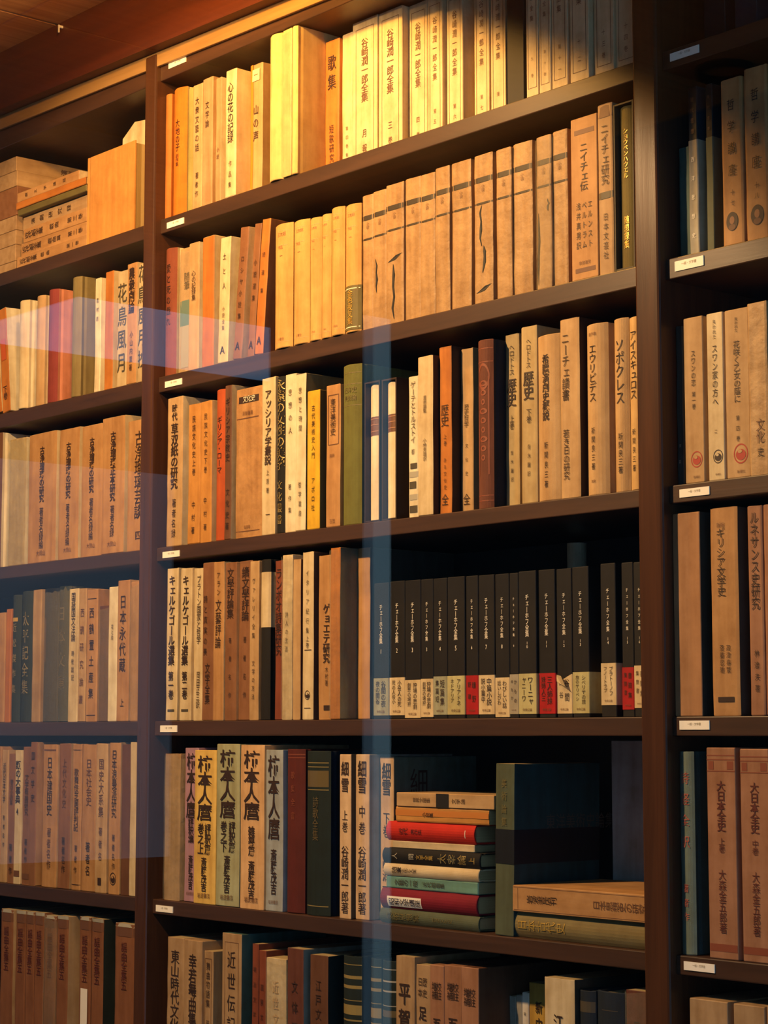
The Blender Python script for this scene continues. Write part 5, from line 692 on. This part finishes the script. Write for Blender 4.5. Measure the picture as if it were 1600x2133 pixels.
standing(-0.1019, 0.003, -0.2496, 0, dict(k='soft', c='brownr', w=0.0313, h=0.2115, d=0.146, label='brown ornamental volume with greenish side, eighth from left, left bay bottom shelf', g='matching brown volumes with dark ornamental tops', bars=((0.0, 0.025, 'greyp', 0, 1), (0.03, 0.09, 'brown', 0, 1)), t=(('謡曲全集五', 0.13, 0.46, 0.5, 0.5, 'redbd', 0, 0),), sd='dgreen'))
standing(-0.0287, 0.003, -0.2496, 0, dict(k='soft', c='brownr', w=0.0504, h=0.2095, d=0.145, label='wide brown ornamental volume against the post, ninth from left, left bay bottom shelf', g='matching brown volumes with dark ornamental tops', bars=((0.0, 0.025, 'greyp', 0, 1), (0.03, 0.09, 'brown', 0, 1)), t=(('謡曲全集五', 0.13, 0.46, 0.5, 0.5, 'redbd', 0, 0),)))
standing(1.0909, 0.03, 1.0004, 0, dict(k='case', c='navyk', w=0.0304, h=0.2, d=0.138, label='dark navy box barely seen in shade, first from left, right bay top shelf', g='books standing on the right bay top shelf'))
standing(1.1394, 0.025, 1.0004, 0, dict(k='case', c='navyb', w=0.0307, h=0.21, d=0.145, label='navy box barely seen in shade, second from left, right bay top shelf', g='books standing on the right bay top shelf'))
standing(1.0562, 0.018, 0.7619, 0, dict(k='soft', c='tealg', w=0.0217, h=0.1287, d=0.089, label='short teal booklet in the shade, first from left, right bay second shelf', g='books standing on the right bay second shelf'))
standing(1.0738, 0.01, 0.7619, 0, dict(k='soft', c='navyk', w=0.0128, h=0.192, d=0.132, label='two tone slim book, pale lower half, white letters, second from left, right bay second shelf', g='books standing on the right bay second shelf', sd='navyb', obi=(0.32, 0.995, 'greyp'), t=(('現代思想', 0.05, 0.3, 0.34, 0.5, 'brown', 0, 0),), ot=('西洋思想史', 'white')))
standing(1.0957, 0.012, 0.7619, 0, dict(k='soft', c='navyk', w=0.0096, h=0.1903, d=0.131, label='two tone slim book with dull green lower half, third from left, right bay second shelf', g='books standing on the right bay second shelf', obi=(0.32, 0.995, 'greygd'), t=(('現代思想', 0.05, 0.3, 0.3, 0.5, 'brown', 0, 0),)))
standing(1.1337, 0.004, 0.7619, 0, dict(k='soft', c='tano', w=0.0286, h=0.1856, d=0.128, label='tan book with oval portrait, left of pair, fourth from left, right bay second shelf', g='books standing on the right bay second shelf', t=(('哲学講座', 0.1, 0.62, 0.34, 0.5, None, 0, 0), ('十七', 0.66, 0.78, 0.18, 0.5, None, 0, 0)), oval=(0.45, 0.86, 0.28, 'dbrown', 0)))
standing(1.1668, 0.004, 0.7619, 0, dict(k='soft', c='tano', w=0.0305, h=0.1901, d=0.131, label='tan book with oval portrait, right of pair, fifth from left, right bay second shelf', g='books standing on the right bay second shelf', t=(('哲学講座', 0.1, 0.62, 0.34, 0.5, None, 0, 0), ('十八', 0.66, 0.78, 0.18, 0.5, None, 0, 0)), oval=(0.5, 0.86, 0.28, 'dbrown', 0)))
standing(1.1998, 0.004, 0.7619, 0, dict(k='soft', c='tano', w=0.0298, h=0.1911, d=0.132, label='tan book cut by the right edge, sixth from left, right bay second shelf', g='books standing on the right bay second shelf', t=(('哲学講座', 0.1, 0.62, 0.34, 0.5, None, 0, 0),)))
standing(1.045, 0.014, 0.5079, 0, dict(k='soft', c='greyk', w=0.0093, h=0.1796, d=0.124, label='dull grey slim book beside the post, first from left, right bay third shelf', g='books standing on the right bay third shelf', t=(('文芸', 0.7, 0.9, 0.3, 0.5, 'greyp', 0, 0),)))
standing(1.074, 0.004, 0.5079, 0, dict(k='case', c='tan', w=0.027, h=0.1835, d=0.127, label='tan boxed novel with faded red emblem, second from left, right bay third shelf', g='matching novels with round emblems', t=(('スワンの恋', 0.2, 0.42, 0.22, 0.5, None, 0, 0), ('第一巻', 0.45, 0.56, 0.18, 0.5, None, 0, 0)), oval=(0.6, 0.86, 0.3, 'redem', 1), hm=(('新潮社', 0.965, 0.6, 0.1),)))
standing(1.1046, 0.004, 0.5079, 0, dict(k='case', c='cream', w=0.0224, h=0.1835, d=0.127, label='pale boxed novel with black emblem, third from left, right bay third shelf', g='matching novels with round emblems', t=(('失われた', 0.04, 0.16, 0.18, 0.5, None, 0, 0), ('スワン家の方へ', 0.19, 0.56, 0.32, 0.5, None, 0, 0), ('二', 0.62, 0.8, 0.16, 0.5, None, 0, 0)), oval=(0.6, 0.86, 0.3, 'dbrown', 1), hm=(('新潮社', 0.965, 0.6, 0.1),)))
standing(1.135, 0.004, 0.5079, 0, dict(k='case', c='tan', w=0.0323, h=0.1831, d=0.126, label='tan boxed novel with bright red emblem, fourth from left, right bay third shelf', g='matching novels with round emblems', t=(('失われた', 0.05, 0.14, 0.14, 0.5, None, 0, 0), ('花咲く乙女の蔭に', 0.19, 0.56, 0.26, 0.5, None, 0, 0), ('第四巻', 0.62, 0.8, 0.14, 0.5, None, 0, 0)), oval=(0.6, 0.86, 0.3, 'redem', 1), hm=(('新潮社', 0.965, 0.6, 0.1),)))
standing(1.1643, 0.002, 0.5079, 0, dict(k='soft', c='tan', w=0.0257, h=0.1857, d=0.128, label='tan wrapped book with dark lower mark, fifth from left, right bay third shelf', g='books standing on the right bay third shelf', paper=1, t=(('文化', 0.68, 0.82, 0.4, 0.6, 'brown', 0, 0), ('史', 0.84, 0.9, 0.3, 0.6, None, 0, 0))))
standing(1.0595, 0.004, 0.2551, 0, dict(k='case', c='kraft2', w=0.0384, h=0.2212, d=0.153, label='thick plain tan box without title, first from left, right bay fourth shelf', g='books standing on the right bay fourth shelf', sd='greyd'))
standing(1.1129, 0.003, 0.2551, 0, dict(k='soft', c='tano', w=0.0372, h=0.2227, d=0.154, label='wide tan book with greek literature title, second from left, right bay fourth shelf', g='books standing on the right bay fourth shelf', sd='greyd', t=(('ギリシア文学史', 0.1, 0.43, 0.32, 0.4, None, 0, 0), ('高津春繁', 0.66, 0.8, 0.14, 0.62, None, 0, 0), ('斎藤忍随', 0.66, 0.8, 0.14, 0.38, None, 0, 0)), hm=(('新版', 0.085, 0.4, 0.13),), bars=((0.91, 0.935, 'dbrown', 0.2, 0.8),)))
standing(1.1526, 0.006, 0.2551, 0, dict(k='soft', c='tanr', w=0.0192, h=0.2216, d=0.153, label='pinkish tan book with renaissance title, third from left, right bay fourth shelf', g='books standing on the right bay fourth shelf', t=(('ルネサンス史研究', 0.03, 0.5, 0.55, 0.5, None, 0, 0), ('林達夫著', 0.68, 0.9, 0.3, 0.5, None, 0, 0))))
standing(1.1789, 0.006, 0.2551, 0, dict(k='soft', c='tanr', w=0.0295, h=0.2214, d=0.153, label='pinkish book cut by the right edge, fourth from left, right bay fourth shelf', g='books standing on the right bay fourth shelf'))
standing(1.0505, 0.006, 0.0004, 0, dict(k='hard', c='greyg2', w=0.0203, h=0.2167, d=0.15, label='grey green hardback with faded red title, first from left, right bay fifth shelf', g='books standing on the right bay fifth shelf', sd='teal', t=(('詩経全訳', 0.08, 0.5, 0.5, 0.5, 'redf', 0, 0), ('著者作', 0.64, 0.85, 0.34, 0.5, 'redf', 0, 0))))
standing(1.1035, 0.003, 0.0004, 0, dict(k='case', c='tanr', w=0.0392, h=0.2211, d=0.153, label='tan boxed history volume with ornament, left, second from left, right bay fifth shelf', g='pair of ornamented history volumes', bars=((0.035, 0.04, 'redbr', 0, 1), (0.055, 0.06, 'redbr', 0, 1), (0.11, 0.115, 'redbr', 0, 1), (0.065, 0.105, 'redbr', 0.06, 0.25), (0.065, 0.105, 'redbr', 0.72, 0.94), (0.93, 0.965, 'redbr', 0.02, 0.98)), t=(('大日本全史', 0.16, 0.4, 0.4, 0.5, 'redbd', 1, 0), ('上巻', 0.43, 0.5, 0.22, 0.5, 'redbd', 0, 0), ('大森金五郎著', 0.58, 0.88, 0.24, 0.5, 'redbd', 0, 0))))
standing(1.1485, 0.003, 0.0004, 0, dict(k='case', c='tanr', w=0.038, h=0.2199, d=0.152, label='tan boxed history volume with ornament, right, third from left, right bay fifth shelf', g='pair of ornamented history volumes', bars=((0.035, 0.04, 'redbr', 0, 1), (0.055, 0.06, 'redbr', 0, 1), (0.11, 0.115, 'redbr', 0, 1), (0.065, 0.105, 'redbr', 0.06, 0.25), (0.065, 0.105, 'redbr', 0.72, 0.94), (0.93, 0.965, 'redbr', 0.02, 0.98)), t=(('大日本全史', 0.16, 0.4, 0.4, 0.5, 'redbd', 1, 0), ('中巻', 0.43, 0.5, 0.22, 0.5, 'redbd', 0, 0), ('大森金五郎著', 0.58, 0.88, 0.24, 0.5, 'redbd', 0, 0))))
standing(1.08, 0.004, -0.2496, 0, dict(k='case', c='tanp', w=0.0524, h=0.2056, d=0.142, label='wide pale tan box, left of the bottom row, first from left, right bay bottom shelf', g='books standing on the right bay bottom shelf'))
standing(1.1346, 0.004, -0.2496, 0, dict(k='case', c='tanp', w=0.0413, h=0.2055, d=0.142, label='pale tan box with black mark, second from left, right bay bottom shelf', g='books standing on the right bay bottom shelf', t=(('人生論', 0.1, 0.6, 0.3, 0.5, None, 1, 0),)))
standing(1.1741, 0.004, -0.2496, 0, dict(k='case', c='tanp', w=0.0327, h=0.2074, d=0.143, label='pale tan box cut by the right edge, third from left, right bay bottom shelf', g='books standing on the right bay bottom shelf'))
# ---------------------------------------------------------------- books lying in piles: (right end x, setback, base z, description, turn)
def lying(x, s, z, e, turn=0):
    e['seed'] = int(abs(x * 7919 + z * 104729) * 1000) % 99991
    M = Matrix.Rotation(math.radians(turn), 4, 'Z') @ Matrix.Rotation(math.radians(-90), 4, 'Y')
    r = make_book(e, (0, 0, 0)); r.rotation_euler = M.to_euler(); r.location = Vector((x, s, z)) + M @ Vector((e['w'] / 2, 0, 0))
lying(0.7215, 0.008, 0.0004, dict(k='hard', c='greygd', w=0.0181, h=0.1818, d=0.12, label='grey green hardback at the bottom of the stack, middle bay fifth shelf', g='books stacked flat beside the novels', t=(('美術思想集', 0.08, 0.42, 0.5, 0.5, 'olivd', 0, 0), ('岩波文化史', 0.55, 0.75, 0.3, 0.5, 'olivd', 0, 0))))
lying(0.7183, 0.008, 0.0188, dict(k='hard', c='crimson', w=0.0248, h=0.1777, d=0.12, label='crimson hardback with white spine label in the stack, middle bay fifth shelf', g='books stacked flat beside the novels', lab2=1, bars=((0.08, 0.44, 'white', 0.1, 0.62),), t=(('昭和文学講座', 0.1, 0.43, 0.34, 0.36, 'dbrown', 0, 0),)))
lying(0.7186, 0.011, 0.044, dict(k='soft', c='mint', w=0.0149, h=0.1694, d=0.12, label='mint green paperback above the crimson book, middle bay fifth shelf', g='books stacked flat beside the novels', t=(('文藝の一般', 0.1, 0.36, 0.5, 0.5, None, 0, 0), ('近代戯曲集', 0.42, 0.65, 0.4, 0.5, None, 0, 0))))
lying(0.7219, 0.008, 0.0592, dict(k='hard', c='cream', w=0.0153, h=0.1748, d=0.12, label='cream hardback between mint and black books, middle bay fifth shelf', g='books stacked flat beside the novels', t=(('随筆', 0.1, 0.2, 0.5, 0.5, None, 0, 0), ('文化と人生', 0.2, 0.36, 0.35, 0.5, None, 0, 0))))
lying(0.7237, 0.008, 0.0748, dict(k='hard', c='black', w=0.0188, h=0.1785, d=0.12, label='black hardback with gold lettering in the stack, middle bay fifth shelf', g='books stacked flat beside the novels', t=(('人間', 0.05, 0.4, 0.4, 0.5, 'greyp', 0, 0), ('文学全集', 0.36, 0.54, 0.3, 0.5, 'gold', 0, 0), ('太宰論', 0.58, 0.88, 0.6, 0.5, 'goldt', 0, 0), ('上', 0.9, 0.96, 0.4, 0.5, 'gold', 0, 0))))
lying(0.7111, 0.012, 0.0938, dict(k='soft', c='cream', w=0.0091, h=0.151, d=0.12, label='thin cream booklet under the scarlet book, middle bay fifth shelf', g='books stacked flat beside the novels'))
lying(0.7146, 0.008, 0.1033, dict(k='hard', c='scarlet', w=0.0238, h=0.1625, d=0.12, label='bright scarlet hardback in the stack, middle bay fifth shelf', g='books stacked flat beside the novels', t=(('近代', 0.16, 0.26, 0.4, 0.5, 'maroon', 0, 0), ('著作集', 0.3, 0.42, 0.3, 0.5, 'maroon', 0, 0)), bars=((0.9, 0.906, 'white', 0.3, 0.7),)))
lying(0.7386, 0.01, 0.1273, dict(k='soft', c='orangel', w=0.0184, h=0.1698, d=0.12, label='orange paperback second from top of the stack, middle bay fifth shelf', g='books stacked flat beside the novels', bars=((0.0, 1, 'orange', 0.4, 0.8),), t=(('小説集', 0.3, 0.42, 0.3, 0.5, None, 0, 0),)))
lying(0.7489, 0.009, 0.146, dict(k='case', c='tan', w=0.0171, h=0.1771, d=0.12, label='tan case with dark middle band topping the stack, middle bay fifth shelf', g='books stacked flat beside the novels', bars=((0.42, 0.55, 'black', 0, 1),), t=(('世界文庫集', 0.18, 0.36, 0.34, 0.5, None, 0, 0), ('文学論', 0.58, 0.72, 0.34, 0.5, None, 0, 0))))
lying(1.0027, 0.006, 0.0004, dict(k='hard', c='oliveb', w=0.0291, h=0.2234, d=0.15, label='thick olive hardback lying flat under brown box beside right post of middle bay', g='books lying flat by the right post', t=(('日本古代史', 0.05, 0.4, 0.4, 0.5, 'gold', 0, 0),)))
lying(1.0027, 0.004, 0.0299, dict(k='case', c='tano', w=0.0304, h=0.2202, d=0.15, label='flat brown boxed book lying on olive hardback beside right post of middle bay', g='books lying flat by the right post', t=(('岩波書店刊', 0.12, 0.34, 0.3, 0.5, None, 0, 0), ('日本思想史の研究', 0.6, 0.96, 0.6, 0.5, 'brown', 0, 0)), bars=((0.05, 0.052, 'brown', 0.1, 0.9), (0.02, 0.98, 'brown', 0.06, 0.075), (0.02, 0.98, 'brown', 0.925, 0.94))))
lying(-0.1638, 0.004, 1.0004, dict(k='case', c='tano', w=0.018, h=0.2132, d=0.13, label='tan boxed book at the bottom of the flat pile, left bay top shelf', g='books stacked flat on the left top shelf', t=(('近代劇全集', 0.05, 0.3, 0.5, 0.5, None, 0, 0), ('戯曲', 0.34, 0.5, 0.4, 0.5, None, 0, 0), ('第一巻', 0.72, 0.9, 0.4, 0.5, None, 0, 0))))
lying(-0.1707, 0.008, 1.0187, dict(k='case', c='tano', w=0.0222, h=0.2, d=0.13, label='tan boxed book second from the bottom of the pile, left bay top shelf', g='books stacked flat on the left top shelf', t=(('近代劇全集', 0.03, 0.32, 0.5, 0.5, None, 0, 0), ('戯曲篇', 0.42, 0.62, 0.4, 0.5, None, 0, 0), ('第二巻', 0.72, 0.95, 0.4, 0.5, None, 0, 0))))
lying(-0.1714, 0.008, 1.0412, dict(k='case', c='tano', w=0.0229, h=0.1926, d=0.13, label='tan boxed book third from the bottom of the pile, left bay top shelf', g='books stacked flat on the left top shelf', t=(('近代劇全集', 0.03, 0.32, 0.5, 0.5, None, 0, 0), ('戯曲', 0.42, 0.58, 0.4, 0.5, None, 0, 0), ('第三巻', 0.7, 0.95, 0.4, 0.5, None, 0, 0))))
lying(-0.1815, 0.014, 1.0644, dict(k='soft', c='tanp', w=0.024, h=0.195, d=0.13, label='greyish tan paperback in the middle of the pile, left bay top shelf', g='books stacked flat on the left top shelf', t=(('演劇研究録', 0.1, 0.8, 0.4, 0.5, None, 0, 0),)))
lying(-0.1674, 0.004, 1.0887, dict(k='soft', c='olivd', w=0.0107, h=0.2095, d=0.13, label='thin olive paperback sagging in the flat pile, left bay top shelf', g='books stacked flat on the left top shelf'))
lying(-0.166, 0.002, 1.0997, dict(k='soft', c='orange', w=0.0117, h=0.2142, d=0.13, label='thin orange edged paperback below the pile top, left bay top shelf', g='books stacked flat on the left top shelf'))
lying(-0.1894, 0.004, 1.1117, dict(k='case', c='tano', w=0.0159, h=0.1902, d=0.13, label='brown boxed book topping the flat pile, left bay top shelf', g='books stacked flat on the left top shelf', sd='cream', t=(('劇文学講話', 0.08, 0.85, 0.4, 0.5, None, 0, 0),)))
lying(-0.3853, 0.196, 1.0004, dict(k='case', c='tanp', w=0.0151, h=0.19, d=0.14, label='tan book at the bottom of the leftmost pile, left bay top shelf', g='books stacked flat on the left top shelf'), 90)
lying(-0.3853, 0.196, 1.0159, dict(k='case', c='tanp', w=0.0275, h=0.19, d=0.14, label='second tan book from the bottom of the leftmost pile, left bay top shelf', g='books stacked flat on the left top shelf'), 90)
lying(-0.3853, 0.196, 1.0438, dict(k='case', c='tanp', w=0.0243, h=0.19, d=0.14, label='third tan book from the bottom of the leftmost pile, left bay top shelf', g='books stacked flat on the left top shelf'), 90)
lying(-0.3853, 0.196, 1.0685, dict(k='case', c='tanp', w=0.0243, h=0.19, d=0.14, label='fourth tan book from the bottom of the leftmost pile, left bay top shelf', g='books stacked flat on the left top shelf'), 90)
lying(-0.3833, 0.196, 1.0932, dict(k='case', c='brownp', w=0.0492, h=0.19, d=0.14, label='thick worn book third from top of the leftmost pile, left bay top shelf', g='books stacked flat on the left top shelf'), 90)
lying(-0.3853, 0.196, 1.1429, dict(k='case', c='tan', w=0.0262, h=0.19, d=0.14, label='tan box second from top of the leftmost pile, left bay top shelf', g='books stacked flat on the left top shelf', t=(('演劇論集', 0.45, 0.75, 0.4, 0.5, 'brown', 0, 0),), sd='tanp'), 90)
lying(-0.3883, 0.196, 1.1694, dict(k='case', c='tan', w=0.0245, h=0.19, d=0.14, label='tan box topping the leftmost pile, left bay top shelf', g='books stacked flat on the left top shelf', t=(('演劇論集', 0.45, 0.75, 0.4, 0.5, 'brown', 0, 0),), sd='tanp'), 90)
# ---------------------------------------------------------------- single things

# big book turned to face the room, fore-edge to the right
e = dict(k='hard', c='orangel', w=.034, h=0.1402, d=0.1397, label='wide orange box book facing forward beside left post, left bay top shelf', seed=5)
r = make_book(e, (-0.1698, .004 + .017, 1.0004), (0, 0, -math.pi / 2))
mb = MB(); y = .046; P = [(-0.1365, 1.0006), (0.0155, 1.0006), (0.0155, 1.1796), (-0.0956, 1.1922), (-0.1291, 1.1719)]
for k in (0, 1):
    mb.v += [(x, y + .0012 * k + 0, z) for x, z in P]
mb.f += [(0, 1, 2, 3, 4), (9, 8, 7, 6, 5)] + [((i + 1) % 5, i, i + 5, (i + 1) % 5 + 5) for i in range(5)]; mb.m += [0] * 7
tag(mb.build('paper_sheet', [paper('cream', 'paper')]), 'folded pale paper peak sticking up behind the orange box book', 'paper')
mb = MB(); n = 20; cx, cy, r, z0, z1 = 0.7193, .186, 0.0125, .2551, .478
for i in range(n):
    a, b = 2 * math.pi * i / n, 2 * math.pi * (i + 1) / n
    A, B = (cx + r * math.cos(a), cy + r * math.sin(a)), (cx + r * math.cos(b), cy + r * math.sin(b)); A2, B2 = ((cx + (q[0] - cx) * .8, cy + (q[1] - cy) * .8) for q in (A, B))
    mb.quad((*A, z0), (*B, z0), (*B, z1), (*A, z1)); mb.quad((*A, z1), (*B, z1), (*B2, z1), (*A2, z1)); mb.quad((*B2, z0), (*A2, z0), (*A2, z1), (*B2, z1)); mb.quad((*B, z0), (*A, z0), (*A2, z0), (*B2, z0))
tag(mb.build('paper_roll', [paper('ivory', 'paper')], smooth=False), 'pale rolled paper standing behind the black boxed volumes', 'paper roll')
mb = MB(); x0, x1 = 0.7945, 1.0012; n = len(mb.v)  # added panel in place of a pale reflection, turned to catch blue daylight
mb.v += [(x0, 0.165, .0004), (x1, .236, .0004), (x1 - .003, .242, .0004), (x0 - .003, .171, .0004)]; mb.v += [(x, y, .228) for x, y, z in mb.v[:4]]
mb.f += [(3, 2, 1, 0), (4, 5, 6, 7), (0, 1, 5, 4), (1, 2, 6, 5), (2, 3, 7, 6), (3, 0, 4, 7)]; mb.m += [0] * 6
tag(mb.build('board', [paper('greyblue', 'paper')], bevel=.001), 'pale blue grey board added in place of a reflection, behind flat boxes by right post', 'board')
mb = MB(); hx = -0.1905; mb.box(hx - .0012, hx + .0012, -.0385, -.0362, 1.3435, 1.3562); mb.box(hx - .002, hx + .002, -.0362, -.0302, 1.3515, 1.3554)
tag(mb.build('hook', [ink('white')], bevel=.0004), 'tiny white hook on the reddish beam just under the ceiling', 'hook')
# lamp housings, small cans under the ceiling; the farther lamp is an added fill
for i, P in enumerate(LAMPS):
    t = empty('spotlight', (P[0], P[1], 1.363), ('small black ceiling spotlight nearer the bookcase, out of frame', 'unseen black housing for the added fill lamp, farther from the bookcase, out of frame')[i], 'lamp', 'ceiling spotlights')
    mb = MB(); n = 24
    for i in range(n):
        a, b = 2 * math.pi * i / n, 2 * math.pi * (i + 1) / n
        for r0, r1, za, zb_ in ((.05, .05, -.001, -.014), (.05, .044, -.014, -.014), (.044, .044, -.014, -.001)):
            mb.quad((r0 * math.cos(a), r0 * math.sin(a), za), (r0 * math.cos(b), r0 * math.sin(b), za), (r1 * math.cos(b), r1 * math.sin(b), zb_), (r1 * math.cos(a), r1 * math.sin(a), zb_))
    mb.build('rim', [ink('black')], t)
